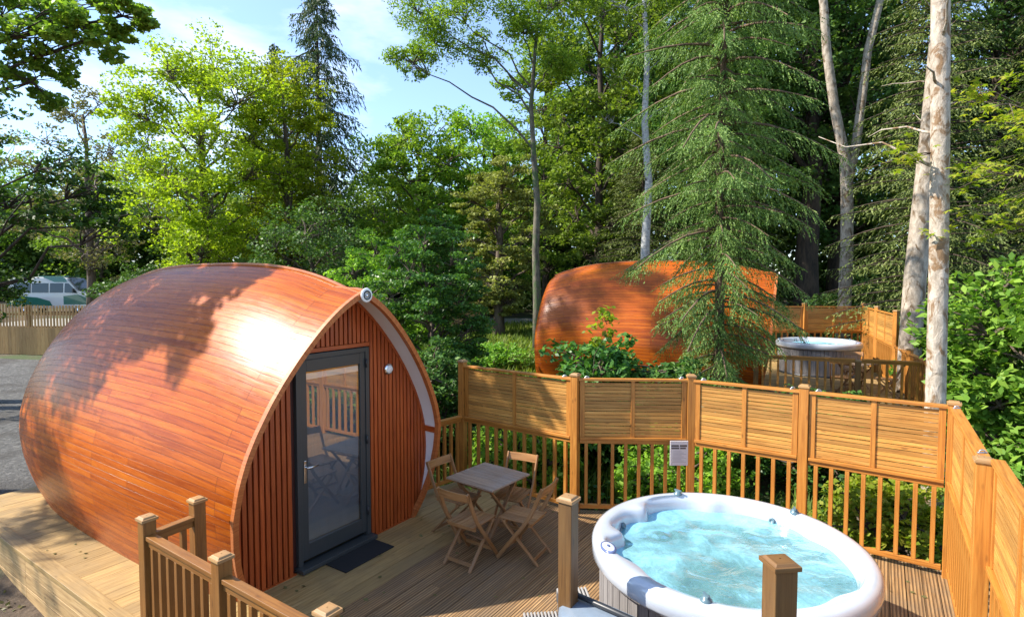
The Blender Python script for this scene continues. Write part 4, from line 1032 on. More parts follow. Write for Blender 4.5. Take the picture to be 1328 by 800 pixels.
def car(loc, rz, label, paint, group='cars parked behind the trees'):
    c = empty('parked_car', loc, rz, label, 'car', group)
    p = [(-2.1, .32), (-2.15, .62), (-2.1, .95), (-1.95, 1.05), (-1.5, 1.42), (-.9, 1.5), (.2, 1.48), (1.0, 1.0), (1.9, .85), (2.12, .65), (2.12, .35)]
    mb = MB(); vehicle_body(mb, p, .88, .32, .95); mb.build('body', paint, c, bevel=.04)
    for pts in ([(-1.6, 1.0), (-.45, 1.0), (-.45, 1.38), (-1.3, 1.38)], [(-.38, 1.0), (.8, 1.0), (.15, 1.38), (-.38, 1.38)]): side_panel('side_window', 'dark_glass', c, pts, .88, .32, .95)
    mb = MB(); mb.face([(.26, -.66, 1.46), (.97, -.78, 1.03), (.97, .78, 1.03), (.26, .66, 1.46)], [(0, 0)] * 4); ws = mb.build('windscreen', 'dark_glass', c); ws.location = (.03, 0, .02)
    for s in (-1, 1):
        mb = MB(); mb.box(2.0, 2.13, s * .65 - .15, s * .65 + .15, .62, .76); mb.build('headlight', 'white', c, bevel=.02)
        mb = MB(); mb.box(-2.17, -2.08, s * .7 - .12, s * .7 + .12, .75, .92); mb.build('tail_light', 'red_lens', c)
    for x in (-1.35, 1.35):
        for y in (-.8, .8): wheel(c, x, y, .31)
    return c
car((-29.6, 43.5, gz(-29.6, 43.5) + .15), R(185), 'white car roof showing between the minibus and the near pod', 'white_paint')
car((-36.2, 36.5, gz(-36.2, 36.5)), R(176), 'pale car left of the minibus at the left edge behind dark branches', 'white_paint')

# ------------------------------------------------------------------ vegetation builders
def leaf_quads(rng, P, size, up=0.45, aspect=0.6, shape='leaf', jitter=0.35):
    """P (N,3) leaf centres -> (N,4,3) rhombic leaf faces, random pose with an upward bias"""
    Nn = len(P); nrm = rng.normal(size=(Nn, 3)); nrm[:, 2] = np.abs(nrm[:, 2]) + up; nrm /= np.linalg.norm(nrm, axis=1)[:, None]
    t = rng.normal(size=(Nn, 3)); t -= nrm * (t * nrm).sum(1)[:, None]; t /= np.linalg.norm(t, axis=1)[:, None]; s = np.cross(nrm, t)
    L_ = size * (1 + jitter * rng.uniform(-1, 1, Nn))[:, None]
    a = P - t * L_ * .5; c = P + t * L_ * .5; m = P - t * L_ * .08
    b = m + s * L_ * aspect * .5 + nrm * L_ * .06; d = m - s * L_ * aspect * .5 + nrm * L_ * .06
    return np.stack([a, b, c, d], 1)
def blob(rng, c, r, n, flat=.6, shell=.35):
    d = rng.normal(size=(n, 3)); d /= np.linalg.norm(d, axis=1)[:, None]; q = rng.uniform(shell, 1, n) ** .6
    return np.asarray(c) + d * (q * r)[:, None] * np.array([1, 1, flat])
def curve(a, b, sag=0.0, n=6, jit=0.0, rng=None, pre=(0, 0, 1)):
    a, b = np.asarray(a, float), np.asarray(b, float); out = []
    L_ = np.linalg.norm(b - a)
    for k in range(n):
        t = k / (n - 1); p = a * (1 - t) + b * t + np.array(pre) * sag * math.sin(math.pi * t) * L_
        if rng is not None and 0 < k < n - 1: p = p + rng.normal(size=3) * jit * L_
        out.append(tuple(p))
    return out
def trunk_at(tp, f):
    f = f * (len(tp) - 1); k = min(int(f), len(tp) - 2); return np.array(tp[k]) * (1 - (f - k)) + np.array(tp[k + 1]) * (f - k)
def broadleaf(seed, name, label, loc, H, crown=None, leaf='leaf_green', barkm='bark_brown', tr=.22, size=.2, lobes=None, nl=14, ncl=11, nleaf=75, rx=4, z0=.3, lean=(0, 0), group='trees of the surrounding wood', cat='tree', aspect=.6, flat=.55, tpath=None, lobe_r=None, clr=.30, limb=True, twr=.018, lf=.42):
    rng = np.random.RandomState(seed); t = empty(name, loc, rng.uniform(0, .01), label, cat, group)
    tp = tpath or [(lean[0] * k / 7 + rng.normal() * .05 * k / 3, lean[1] * k / 7 + rng.normal() * .05 * k / 3, H * .86 * k / 7 - (.15 if k == 0 else 0)) for k in range(8)]
    if lobes is None:
        lobes = []; zc = H * (1 + z0) / 2; hz = H * (1 - z0) / 2
        for k in range(nl):
            zf = 1 - 2 * (k + .5) / nl; an = k * 2.399 + rng.uniform(-.4, .4); rr = math.sqrt(max(0.0, 1 - zf * zf)) * rng.uniform(.62, .9)
            lr = (lobe_r or rx * .42) * rng.uniform(.75, 1.2)
            lobes.append((lean[0] * .7 + math.cos(an) * rr * rx * .8, lean[1] * .7 + math.sin(an) * rr * rx * .8, zc + zf * (hz - lr * .6), lr))
    mb = MB(); nT = len(tp); mb.tube(tp, [tr * (1.25 if k == 0 else 1) * (1 - .75 * k / (nT - 1)) for k in range(nT)], 10)
    P = []
    for (x, y, z, lr) in lobes:
        c = np.array((x, y, z)); zf = min(.97, max(.12, (z - abs(np.hypot(x, y)) * .55 - lr * .3) / (tp[-1][2])))
        a = trunk_at(tp, zf)
        if limb:
            lp = curve(a, c, .07, 7, .025, rng); r0 = tr * lf * (1 - zf * .6); mb.tube(lp, [r0 * (1 - .75 * k / 6) for k in range(7)], 6, False)
        nc = max(3, int(ncl * rng.uniform(.8, 1.2)))
        for q in range(nc):
            d = rng.normal(size=3); d /= np.linalg.norm(d); d[2] = d[2] * .75 + .12; cc = c + d * lr * rng.uniform(.45, 1.0)
            tw = curve(c if q % 2 else np.array(lp[5]) if limb else c, cc, .08, 4, .05, rng); mb.tube(tw, [twr * 1.6, twr * 1.2, twr * .8, twr * .4], 4, False)
            P.append(blob(rng, cc, lr * clr * rng.uniform(.8, 1.5), int(nleaf * rng.uniform(.6, 1.3)), flat))
    mb.build('trunk', barkm, t, smooth=True)
    P = np.concatenate(P); fast_mesh('crown', leaf_quads(rng, P, size, aspect=aspect), 4, leaf, t)
    return t
def conifer(seed, name, label, loc, H, r, leaf='needle_dark', barkm='bark_dark', tr=.2, z0=.08, nbr=150, ntw=14, droop=.35, tw=.35, strip=.07, nee=3, group='trees of the surrounding wood', hang=.5, power=.85, tpath=None, cat='tree', gap=0.0, ragged=.25, low=1.0):
    """whorled conifer: drooping branches carrying hanging twigs set with needle strips"""
    rng = np.random.RandomState(seed); t = empty(name, loc, 0, label, cat, group); mb = MB(); S = []
    tp = tpath or [(rng.normal() * .03, rng.normal() * .03, H * k / 8 - (.2 if k == 0 else 0)) for k in range(9)]
    mb.tube(tp, [tr * (1 - .93 * k / 8) * (1.2 if k == 0 else 1) for k in range(9)], 10)
    for k in range(nbr):
        zf = z0 + (1 - z0) * (k + rng.uniform(0, 1)) / nbr
        Lb = r * ((1 - zf) ** power * (1 - .15) + .04) * rng.uniform(1 - ragged, 1 + ragged * .6) * (low + (1 - low) * min(1, zf / .4))
        an = k * 2.399 + rng.uniform(-.5, .5); dx = np.array((math.cos(an), math.sin(an), 0)); a = trunk_at(tp, zf)
        dr = droop * rng.uniform(.6, 1.4); pts = []
        for q in range(6):
            s = q / 5; pts.append(a + dx * Lb * s + np.array((0, 0, Lb * (.12 * s - dr * s * s + .14 * dr * s ** 4))))
        mb.tube(pts, [.022 * (Lb ** .5) * (1 - .8 * q / 5) + .004 for q in range(6)], 4, False)
        pts = np.array(pts); side = np.array((-dx[1], dx[0], 0)); nt_w = max(3, int(ntw * (.4 + .6 * Lb / r)))
        for q in range(nt_w):
            s = (.12 + .88 * (q + rng.uniform(0, 1)) / nt_w) if gap == 0 else (gap + (1 - gap) * (q + rng.uniform(0, 1)) / nt_w)
            f = s * 5; i = min(4, int(f)); p = pts[i] * (1 - (f - i)) + pts[i + 1] * (f - i); sg = 1 if q % 2 else -1
            tl = tw * rng.uniform(.6, 1.25) * (1 - .45 * s) * (.5 + .5 * Lb / r + .2)
            dv = side * sg * rng.uniform(.35, .9) + dx * rng.uniform(.3, .9) + np.array((0, 0, -hang * rng.uniform(.4, 1.6))); dv /= np.linalg.norm(dv)
            for e in range(nee):
                g = (e + .5) / nee; c = p + dv * tl * g + np.array((0, 0, -.05 * tl * g * g)) + rng.normal(size=3) * strip * .15
                S.append((c, dv + rng.normal(size=3) * .35, tl / nee * 1.15))
    mb.build('trunk', barkm, t, smooth=True)
    C = np.array([s[0] for s in S]); Dv = np.array([s[1] for s in S]); Ln = np.array([s[2] for s in S])[:, None]; Dv /= np.linalg.norm(Dv, axis=1)[:, None]
    ra = rng.normal(size=C.shape); ra -= Dv * (ra * Dv).sum(1)[:, None]; ra /= np.linalg.norm(ra, axis=1)[:, None]
    w = strip * rng.uniform(.6, 1.3, (len(C), 1))
    V = np.stack([C - Dv * Ln * .55, C + ra * w * .5 - Dv * Ln * .1, C + Dv * Ln * .6, C - ra * w * .5 - Dv * Ln * .1], 1)
    fast_mesh('crown', V, 4, leaf, t); return t
def place(o, x, y, rz, s, label, z=None):
    c = copy_tree(o); c.location = (x, y, gz(x, y) - .05 if z is None else z); c.rotation_euler = (0, 0, rz); c.scale = (s[0], s[0], s[1]) if isinstance(s, tuple) else (s, s, s); c['label'] = label; return c

G = 'trees of the surrounding wood'
# left: bright lime tree, pale tree, spruce, sycamores
broadleaf(11, 'lime_tree', 'big bright yellow-green tree rising behind the near pod', (-16.4, 30, gz(-16, 30)), 15.2, leaf='leaf_lime', tr=.33, size=.175, nl=26, ncl=16, nleaf=120, rx=5.4, z0=.1, lobe_r=2.1)
broadleaf(12, 'lime_tree', 'yellow-green tree filling the gap left of the tall spruce', (-12.6, 31.5, gz(-13, 33)), 15.0, leaf='leaf_lime', tr=.3, size=.17, nl=20, ncl=14, nleaf=110, rx=3.6, z0=.12, lobe_r=1.6)
pale = broadleaf(13, 'ash_tree', 'thin pale brownish tree between the dark oak and the yellow-green tree', (-28.5, 38, gz(-28, 38)), 15.5, leaf='leaf_pale', tr=.3, size=.2, nl=16, ncl=12, nleaf=40, rx=5.2, z0=.15, lobe_r=2.0)
conifer(14, 'spruce_tree', 'tallest dark spruce standing against the sky behind the near pod', (-12.4, 36.5, gz(-12, 36)), 21.4, 5.8, 'needle_dark', tr=.33, nbr=190, ntw=44, tw=1.4, strip=.085, nee=3, hang=1.5, droop=.28, power=.62, ragged=.4)
conifer(15, 'spruce_tree', 'narrow grey-green spruce just left of the tallest spruce', (-16, 38.5, gz(-13, 34)), 18.5, 3.6, 'needle_dark', tr=.25, nbr=170, ntw=18, tw=.8, strip=.14, nee=3, hang=1.3, droop=.3, power=.7)
syc = broadleaf(16, 'sycamore_tree', 'round green tree left of centre under the open sky', (-5.6, 34, gz(-5, 34)), 12.6, leaf='leaf_bright', tr=.3, size=.22, nl=22, ncl=14, nleaf=85, rx=4.6, z0=.08, lobe_r=1.9)
place(syc, -1.9, 37, 1.7, (.95, 1.08), 'round green tree right of the sky gap, behind the thin leaning tree')
broadleaf(18, 'olive_tree', 'bushy olive-green tree with layered branches near the centre', (-.6, 25.5, gz(0, 25)), 8.3, leaf='leaf_olive', tr=.28, size=.15, nl=20, ncl=16, nleaf=80, rx=2.6, z0=.1, lobe_r=1.05, flat=.3)
broadleaf(19, 'hawthorn_tree', 'low dense shrubby tree under the spruce behind the near pod', (-8.6, 24, gz(-8, 24)), 6.2, leaf='leaf_dark', tr=.15, size=.13, nl=16, ncl=13, nleaf=80, rx=3.0, z0=.02, lobe_r=1.35)
# centre: thin ash with spreading branches
ash_t = [(0, 0, -.2), (-.02, .0, 2), (-.08, 0, 4), (-.02, 0, 5.6), (-.15, 0, 7.2), (-.25, 0, 9), (-.1, 0, 11), (.1, 0, 13)]
al = [(-4.3, -.4, 10.3, .8), (-3.7, .6, 11.3, 1.1), (-3.0, -.5, 11.9, 1.3), (-2.0, .4, 10.9, .9), (-1.4, -.8, 12.6, 1.4), (-.4, .8, 13.3, 1.4), (.6, 0, 12.4, 1.2), (.7, -.5, 10.4, .8), (-2.6, 0, 13.4, 1.5), (-4.2, 0, 12.2, 1.1), (1.2, .3, 14, 1.4), (-.6, -.6, 11.3, .9)]
broadleaf(21, 'ash_tree', 'slender leaning ash with bare dark lower branches reaching left over the sky', (.92, 20, gz(1, 20)), 14, leaf='leaf_bright', barkm='bark_mossy', tr=.17, size=.10, lobes=al, ncl=20, nleaf=125, tpath=ash_t, clr=.40, aspect=.5, twr=.014)
# centre right background
bl = broadleaf(22, 'beech_tree', 'tall dark-trunked tree left of the white birch', (4.2, 27, gz(4, 27)), 21, leaf='leaf_green', barkm='bark_dark', tr=.26, size=.2, nl=26, ncl=13, nleaf=75, rx=4.0, z0=.12, lobe_r=1.8)
place(bl, 1.9, 32, 2.0, (.9, .82), 'mid green tree between the slender ash and the birch')
bd = broadleaf(23, 'beech_tree', 'dark tall tree directly behind the fir', (9.2, 24.5, gz(9, 24)), 20, leaf='leaf_dark', barkm='bark_dark', tr=.42, size=.2, nl=28, ncl=15, nleaf=85, rx=4.2, z0=.2, lobe_r=1.9)
place(bd, 15.0, 26, 1.1, 1.05, 'dark tree behind the forked pale trunk')
place(bd, 20.5, 24, 2.3, 1.0, 'dark tree at the right behind the pair of pale trunks')
place(bd, 25.8, 22.5, 3.6, 1.0, 'dark tree at the far right edge of the wood')
place(bd, 6.0, 33, 4.4, 1.1, 'deep green tree far behind the birch')
place(bl, 12.0, 33, 5.2, 1.1, 'tall mid green tree in the second row behind the dark thick trunk')
broadleaf(25, 'birch_tree', 'white barked birch with a straight narrow trunk behind the far pod', (4.6, 19.5, gz(4.6, 19.5)), 17, leaf='leaf_green', barkm='bark_birch', tr=.19, size=.11, lobes=[(-1.0, .3, 10, .9), (.9, .5, 10.8, 1.0), (-.8, 0, 12.2, 1.2), (.8, .4, 13, 1.2), (0, 0, 14.6, 1.3), (1.2, .3, 9.2, .6), (-1.3, .6, 8.6, .5)], ncl=14, nleaf=75, aspect=.7, lf=.16, twr=.01)
sp = conifer(26, 'spruce_tree', 'dark spruce with drooping twigs left of the pair of pale trunks', (12.9, 17.6, gz(13, 17)), 15, 3.6, 'needle_olive', 'bark_dark', tr=.22, nbr=230, ntw=40, tw=.75, strip=.042, nee=6, hang=.8, droop=.3, power=.6, z0=.05)
place(sp, 18.2, 18.5, 2.0, (1.0, 1.0), 'dark spruce behind the bright bush at the right edge')
place(sp, 10.2, 25.5, 4.0, (.95, .9), 'shadowy spruce between the fir and the forked trunk')
place(sp, 23.0, 26, 1.2, (1.2, 1.25), 'shadowy spruce far back on the right')
place(sp, 5.6, 24.0, 3.1, (1.0, .62), 'medium spruce right behind the far pod roof')
conifer(27, 'fir_sapling', 'small fir beside the fence corner of the far deck', (9.0, 19.8, gz(9, 19.8)), 2.8, 1.1, 'needle', tr=.05, nbr=70, ntw=10, tw=.4, strip=.05, nee=3)
broadleaf(17, 'hornbeam_tree', 'dense mid-green young tree right of the near pod', (-1.8, 12.2, gz(-2.0, 12.4)), 4.7, leaf='leaf_shrub', tr=.09, size=.075, nl=34, ncl=15, nleaf=90, rx=1.6, z0=.0, lobe_r=.6, flat=.35, twr=.008)
broadleaf(28, 'hazel_bush', 'mid green leafy bush left of the dense young tree', (-3.1, 14.0, gz(-3.1, 14.0)), 4.3, leaf='leaf_bright', tr=.07, size=.08, nl=20, ncl=13, nleaf=80, rx=1.6, z0=.02, lobe_r=.7, cat='bush')
broadleaf(29, 'hazel_bush', 'small dark bush beside the left post of the slatted fence', (-1.6, 10.4, gz(-1.2, 10.6)), 2.3, leaf='leaf_dark', tr=.05, size=.09, nl=14, ncl=12, nleaf=75, rx=1.05, z0=.02, lobe_r=.55, cat='bush')
# near fir with detailed sprays
conifer(31, 'fir_tree', 'large light green fir hanging in front of the far pod', (4.2, 11.35, gz(4.4, 11.3)), 13.5, 1.75, 'needle', 'bark_fir', tr=.12, nbr=270, ntw=88, tw=.52, strip=.020, nee=10, hang=1.1, droop=.5, power=.12, z0=.10, ragged=.95, low=.6)
# dark thick trunk
broadleaf(32, 'oak_tree', 'thick dark trunk in the shade behind the far deck fence', (12.6, 24.0, gz(12.6, 24)), 16, leaf='leaf_dark', barkm='bark_dark', tr=.56, size=.18, nl=16, ncl=14, nleaf=80, rx=3.4, z0=.38, lobe_r=1.7)
# forked pale trunk
ft = empty('ash_tree', (11.85, 20.0, gz(11.8, 20)), 0, 'forked pale grey trunk rising behind the far deck fence', 'tree', G)
mb = MB(); mb.tube([(0, 0, -.2), (.02, 0, 2), (.05, 0, 4), (.0, 0, 6), (-.1, 0, 7.2), (-.5, .05, 9), (-.8, .1, 11), (-.95, .1, 12.6), (-1.2, .1, 14), (-1.6, 0, 17)], [.27, .22, .205, .195, .18, .155, .145, .135, .11, .06], 14)
mb.tube([(-.02, 0, 6.3), (.25, .0, 7.6), (.45, .05, 9.2), (.65, .1, 11), (1.05, .1, 12.8), (1.3, .1, 14.5), (1.7, .2, 17)], [.17, .15, .14, .13, .12, .1, .05], 12); mb.build('trunk', 'bark_pale', ft, smooth=True)
rng = np.random.RandomState(5); P = np.concatenate([blob(rng, (rng.uniform(-3, 3), rng.uniform(-2, 2), rng.uniform(14, 18)), .8, 120) for k in range(30)]); fast_mesh('crown', leaf_quads(rng, P, .16), 4, 'leaf_green', ft)
# two pale trunks on the right
def bare_tree(name, label, loc, path, radii, m, seed, top):
    t = empty(name, loc, 0, label, 'tree', G); mb = MB(); mb.tube(path, radii, 16); rng = np.random.RandomState(seed)
    for k in range(7):
        f = .62 + .36 * k / 7; a = trunk_at(path, f); an = rng.uniform(0, 6.28); l_ = rng.uniform(.4, 1.5); b = a + np.array((math.cos(an) * l_, math.sin(an) * l_, rng.uniform(.1, .9)))
        mb.tube(curve(a, b, .1, 5, .04, rng), [.022, .018, .013, .009, .004], 6)
    mb.build('trunk', m, t, smooth=True)
    P = np.concatenate([blob(rng, np.array(path[-1]) + rng.normal(size=3) * np.array((1.6, 1.6, 1.1)) + np.array((0, 0, top)), .6, 130) for k in range(26)])
    fast_mesh('crown', leaf_quads(rng, P, .13), 4, 'leaf_green', t); return t
bare_tree('beech_tree', 'smooth pale trunk leaning behind the patchy barked trunk at the right', (9.25, 13.0, gz(9.2, 13)), [(0, 0, -.2), (.02, 0, 1.5), (.08, 0, 3.2), (.2, 0, 5), (.33, 0, 7), (.45, 0, 9), (.5, 0, 11.5)], [.25, .235, .225, .205, .185, .17, .14], 'bark_pale', 41, 1.0)
bt = bare_tree('sycamore_tree', 'nearest tree trunk with patchy orange-brown bark behind the slatted fence', (5.56, 7.3, -.6), [(0, 0, -.2), (.01, 0, 1.2), (.0, 0, 2.5), (-.02, 0, 4), (-.06, 0, 5.5), (-.12, 0, 7.3), (-.2, 0, 10)], [.15, .125, .112, .108, .106, .104, .085], 'bark_patchy', 42, 1.5)
# ivy on the near trunk
rng = np.random.RandomState(9); n = 900; z = rng.uniform(-.1, 1.9, n) ; an = rng.uniform(-1.2, 1.6, n) - .6; r_ = .155 + rng.uniform(0, .05, n); keep = rng.uniform(0, 1, n) < np.clip(1.2 - z * .45, .1, 1); P = np.stack([np.cos(an) * r_, np.sin(an) * r_, z], 1)[keep]
iv = fast_mesh('ivy', leaf_quads(rng, P, .055, up=0, aspect=.9), 4, 'leaf_dark'); iv.location = (5.56, 7.3, -.6); tag(iv, 'dark ivy climbing the foot of the nearest patchy trunk', 'ivy')
# maple branch reaching in from the right
mt_ = empty('maple_tree', (8.3, 7.4, -.6), 0, 'bright yellow-green maple reaching in from the right edge', 'tree', G)
mb = MB(); mb.tube([(0, 0, -.2), (.05, 0, 2), (0, 0, 4.2), (.1, 0, 6.5)], [.11, .1, .085, .05], 10); rng = np.random.RandomState(12); P = []
for (bx, by, bz, ez, l_) in ((0, 0, 4.0, 5.0, 2.6), (0, 0, 4.6, 5.75, 2.4), (0, 0, 3.8, 4.5, 2.5), (0, 0, 4.4, 5.3, 3.2), (0, 0, 5, 6.2, 2.2), (0, 0, 4.9, 5.6, 1.8), (0, 0, 4.2, 4.75, 1.9), (0, 0, 5.4, 6.6, 1.5)):
    end = np.array((-l_, rng.uniform(-.7, .5), ez)); c = curve((bx, by, bz), end, .06, 9, .012, rng); mb.tube(c, [.032 * (1 - .85 * k / 8) for k in range(9)], 6)
    for k in range(3, 9):
        for q in range(3):
            e = np.array(c[k]) + np.array((rng.uniform(-.35, .1), rng.uniform(-.35, .35), rng.uniform(-.25, .12))); mb.tube([c[k], tuple((np.array(c[k]) + e) / 2 + np.array((0, 0, .03))), tuple(e)], [.008, .006, .003], 4)
            for w_ in range(7): P.append(e + rng.normal(size=3) * np.array((.11, .11, .05)))
mb.build('trunk', 'bark_brown', mt_, smooth=True); P = np.array(P)
def star_leaves(rng, P, size):
    out = []
    for p in P:
        nrm = rng.normal(size=3) * .5; nrm[2] = abs(nrm[2]) + .8; nrm /= np.linalg.norm(nrm); t = rng.normal(size=3); t -= nrm * t.dot(nrm); t /= np.linalg.norm(t); s = np.cross(nrm, t); L_ = size * rng.uniform(.7, 1.25)
        for a, l_ in ((0, 1), (.85, .8), (-.85, .8), (1.7, .5), (-1.7, .5)):
            d = t * math.cos(a) + s * math.sin(a); e = np.cross(nrm, d); dr = -nrm * .12 * L_
            out.append([p, p + d * L_ * .45 * l_ + e * L_ * .16, p + d * L_ * l_ + dr, p + d * L_ * .45 * l_ - e * L_ * .16])
    return np.array(out)
fast_mesh('crown', star_leaves(rng, P, .10), 4, 'leaf_maple', mt_)
# laurel bushes right
def bush(seed, name, label, loc, H, rx, leaf, size, nl=14, ncl=12, nleaf=60, aspect=.5, group='shrubs around the decks', lobe=None):
    return broadleaf(seed, name, label, loc, H, leaf=leaf, tr=.045, size=size, nl=nl, ncl=ncl, nleaf=nleaf, rx=rx, z0=.0, lobe_r=lobe or rx * .5, cat='bush', group=group, aspect=aspect, flat=.75, clr=.34)
bush(51, 'laurel_bush', 'large bright leafy laurel bush right of the nearest trunk', (8.2, 8.7, -.5), 3.8, 1.5, 'leaf_laurel', .15, 22, 15, 60, .48)
bush(52, 'laurel_bush', 'leafy laurel bush behind the side fence between the two pale trunks', (9.85, 13.1, gz(9.7, 13)), 2.7, .8, 'leaf_laurel', .13, 16, 12, 60, .5)
bush(53, 'laurel_bush', 'low laurel bush outside the near corner of the slatted fence', (5.9, 5.6, -.62), 1.9, .9, 'leaf_laurel', .12, 14, 10, 50, .5)
b0 = bush(54, 'elder_bush', 'leafy green shrub in front of the lower left of the far pod', (1.55, 10.3, gz(1.2, 10.3)), 2.45, 1.3, 'leaf_shrub', .13, 16, 12, 55, .55)
place(b0, 2.75, 9.9, 2.1, (.95, .9), 'leafy green shrub directly under the middle of the far pod', gz(2.7, 9.9))
place(b0, -.2, 10.6, 3.9, (.8, .55), 'leafy shrub behind the left screen of the slatted fence', gz(-.1, 10.9))
place(b0, 5.0, 9.2, 5.2, (.85, .75), 'shaded shrub beneath the fir behind the fence', gz(5, 9.2))
bush(55, 'bramble_bush', 'bright yellow-green undergrowth bush seen through the balusters near the fence corner', (4.75, 6.85, -.62), 1.2, .85, 'leaf_maple', .075, 14, 11, 60, .7)
bush(56, 'bramble_bush', 'green bush seen through the balusters behind the notice', (2.5, 8.6, gz(2.5, 8.6)), 1.25, 1.1, 'leaf_bright', .09, 14, 12, 60, .6)
bush(57, 'bramble_bush', 'green bush seen through the balusters behind the table', (.2, 9.0, gz(.2, 9)), 1.3, 1.0, 'leaf_bright', .09, 14, 12, 60, .6)
bush(58, 'elder_bush', 'light green bush in the sunny clearing left of the far pod', (-.7, 17.5, gz(-.7, 17.5)), 1.0, 1.2, 'leaf_laurel', .10, 14, 11, 45, .6)
sap = broadleaf(59, 'sapling', 'young sapling shoot with yellow-green leaves before the far pod', (1.52, 9.6, gz(1.5, 9.6)), 3.1, leaf='leaf_maple', tr=.012, size=.12, lobes=[(0, 0, 3.0, .16), (.12, .05, 2.85, .15), (-.16, 0, 2.75, .15), (.2, 0, 2.6, .12), (-.1, 0, 2.5, .12)], ncl=5, nleaf=7, cat='sapling', group=None, twr=.004, clr=.8)
# oaks on the left: one shading the pod from out of frame, one dark mass at the edge
ol = [(x - -12.4, y - 8.65, z + .1, q) for x, y, z, q in ((-11.5, 9.3, 6.9, 1.2), (-9.3, 8.7, 7.1, 1.1), (-8.2, 8.4, 6.8, .8), (-10.4, 8.0, 6.3, 1.1), (-12.8, 9.0, 6.7, 1.1), (-11.1, 9.3, 7.8, 1.0), (-8.7, 8.0, 6.3, .8), (-7.9, 7.6, 7.1, .6), (-7.3, 8.6, 6.8, .7), (-6.4, 8.4, 6.5, .65), (-5.75, 8.2, 6.35, .5), (-5.3, 8.2, 6.65, .4), (-6.9, 8.6, 5.9, .5), (-7.3, 8.9, 7.5, .6), (-12.5, 8, 7.5, 1.2), (-13, 6.8, 6.6, 1.2), (-13.6, 10, 7, 1.2), (-10.8, 10.8, 8, 1.1), (-12, 9, 9, 1.2), (-7.9, 9.9, 8.9, .7), (-8.6, 10.4, 9.7, .8), (-9.8, 7.6, 7.6, .8), (-10.1, 6.7, 8.2, .55), (-11.3, 7.3, 9.0, .6), (-12.4, 7.7, 6.6, 1.0), (-12.0, 8.5, 7.3, 1.0), (-10.2, 7.5, 6.8, .8), (-9.4, 7.4, 7.4, .7), (-8.1, 7.2, 7.0, .6), (-7.3, 7.1, 6.8, .5))]
broadleaf(61, 'oak_tree', 'oak at the upper left whose leafy boughs hang into the picture', (-12.4, 8.2, -.1), 11.0, leaf='leaf_green', barkm='bark_dark', tr=.28, size=.085, lobes=ol, ncl=20, nleaf=95, aspect=.6, clr=.24, twr=.007, lf=.24)
ol2 = [(3.4, -.5, 4.8, .8), (4.4, .2, 4.9, .5), (5.3, -.3, 4.5, .7), (2.4, .5, 5.2, 1.1), (1.5, -.8, 3.6, 1.0), (3.2, .6, 6.2, 1.0), (.4, .2, 6.6, 1.3), (2.0, 0, 7.2, 1.1), (4.3, .6, 5.5, .8), (-1, 0, 5, 1.3), (0, -1, 4.2, 1.2), (2.1, -.2, 3.0, .8), (1.0, .8, 2.6, .9)]
broadleaf(62, 'oak_tree', 'dark oak boughs crowding the left edge above the picket fence', (-15.3, 14.5, gz(-15, 14.5)), 9, leaf='leaf_oak', barkm='bark_dark', tr=.3, size=.13, lobes=ol2, ncl=12, nleaf=60, lf=.25, aspect=.55)
broadleaf(63, 'beech_tree', 'tall beech standing outside the left edge, its shade dappling the far pod', (-18.8, 13.7, .1), 22.5, leaf='leaf_green', barkm='bark_dark', tr=.3, size=.16, lobes=[(3.2, .5, 20, 1.5), (2, 2, 20.8, 1.5), (4.2, -1, 19, 1.3), (0, 0, 19, 1.7), (5, 1.5, 21, 1.2), (1.5, -1.5, 18.2, 1.2), (3.4, -1.6, 20.4, 1.0), (4.6, .8, 19.2, 1.0), (2.6, 1.2, 18.6, 1.1)], ncl=11, nleaf=80, tpath=[(0, 0, z_) for z_ in (-.2, 3, 6, 9, 12, 15, 18)])
# far back rows left
f1 = broadleaf(71, 'field_maple', 'distant green tree behind the minibus', (-38, 52, gz(-38, 52)), 14, leaf='leaf_green', tr=.3, size=.3, nl=18, ncl=12, nleaf=60, rx=5.5, z0=.02, lobe_r=2.6)
for (x, y, a, s, lab) in ((-50, 54, 1, 1.15, 'distant green tree at the far left edge'), (-27, 50, 2, .95, 'distant tree right of the minibus'), (-19, 48, 3, 1.0, 'distant tree behind the bright yellow-green tree'), (-10, 50, 4, .9, 'distant tree behind the tallest spruce'), (-2, 52, 5, .95, 'distant tree behind the round green trees'), (6, 50, 6, 1.25, 'distant tree behind the olive tree'), (14, 44, .7, 1.5, 'distant tree behind the birch and fir'), (23, 40, 1.9, 1.5, 'distant tree behind the forked trunk'), (32, 36, 2.9, 1.5, 'distant tree behind the right edge of the wood')):
    place(f1, x, y, a, s, lab)
hz = bush(72, 'hedge_bush', 'pale green shrub on the right of the minibus', (-25.0, 38.0, gz(-25, 38)), 3.0, 1.9, 'leaf_pale', .16, 14, 12, 60, .6)
hg = bush(73, 'hedge_bush', 'dark shrub behind the picket fence hidden partly by the near pod', (-17.2, 27, gz(-17, 27)), 3.2, 2.4, 'leaf_dark', .15, 16, 12, 70, .6)
for (x, y, a, s, lab) in ((-12.5, 26.5, 1, .95, 'dark shrub under the bright yellow-green tree'), (-6.0, 22.5, 2, .8, 'dark shrub left of the olive tree'), (3.4, 23.5, 3, .9, 'dark shrub right of the slender ash trunk'), (7.0, 21.5, 4, .7, 'dark shrub behind the far pod roof edge'), (13.8, 21.0, 5, .9, 'dark shrub behind the far side fence'), (18.0, 15.5, .4, .9, 'dark shrub right of the leaning pale trunk'), (13.0, 11.5, 1.4, .85, 'dark shrub behind the largest laurel')):
    place(hg, x, y, a, s, lab)
hg['label'] = 'dark shrub behind the picket fence, partly hidden by the near pod'
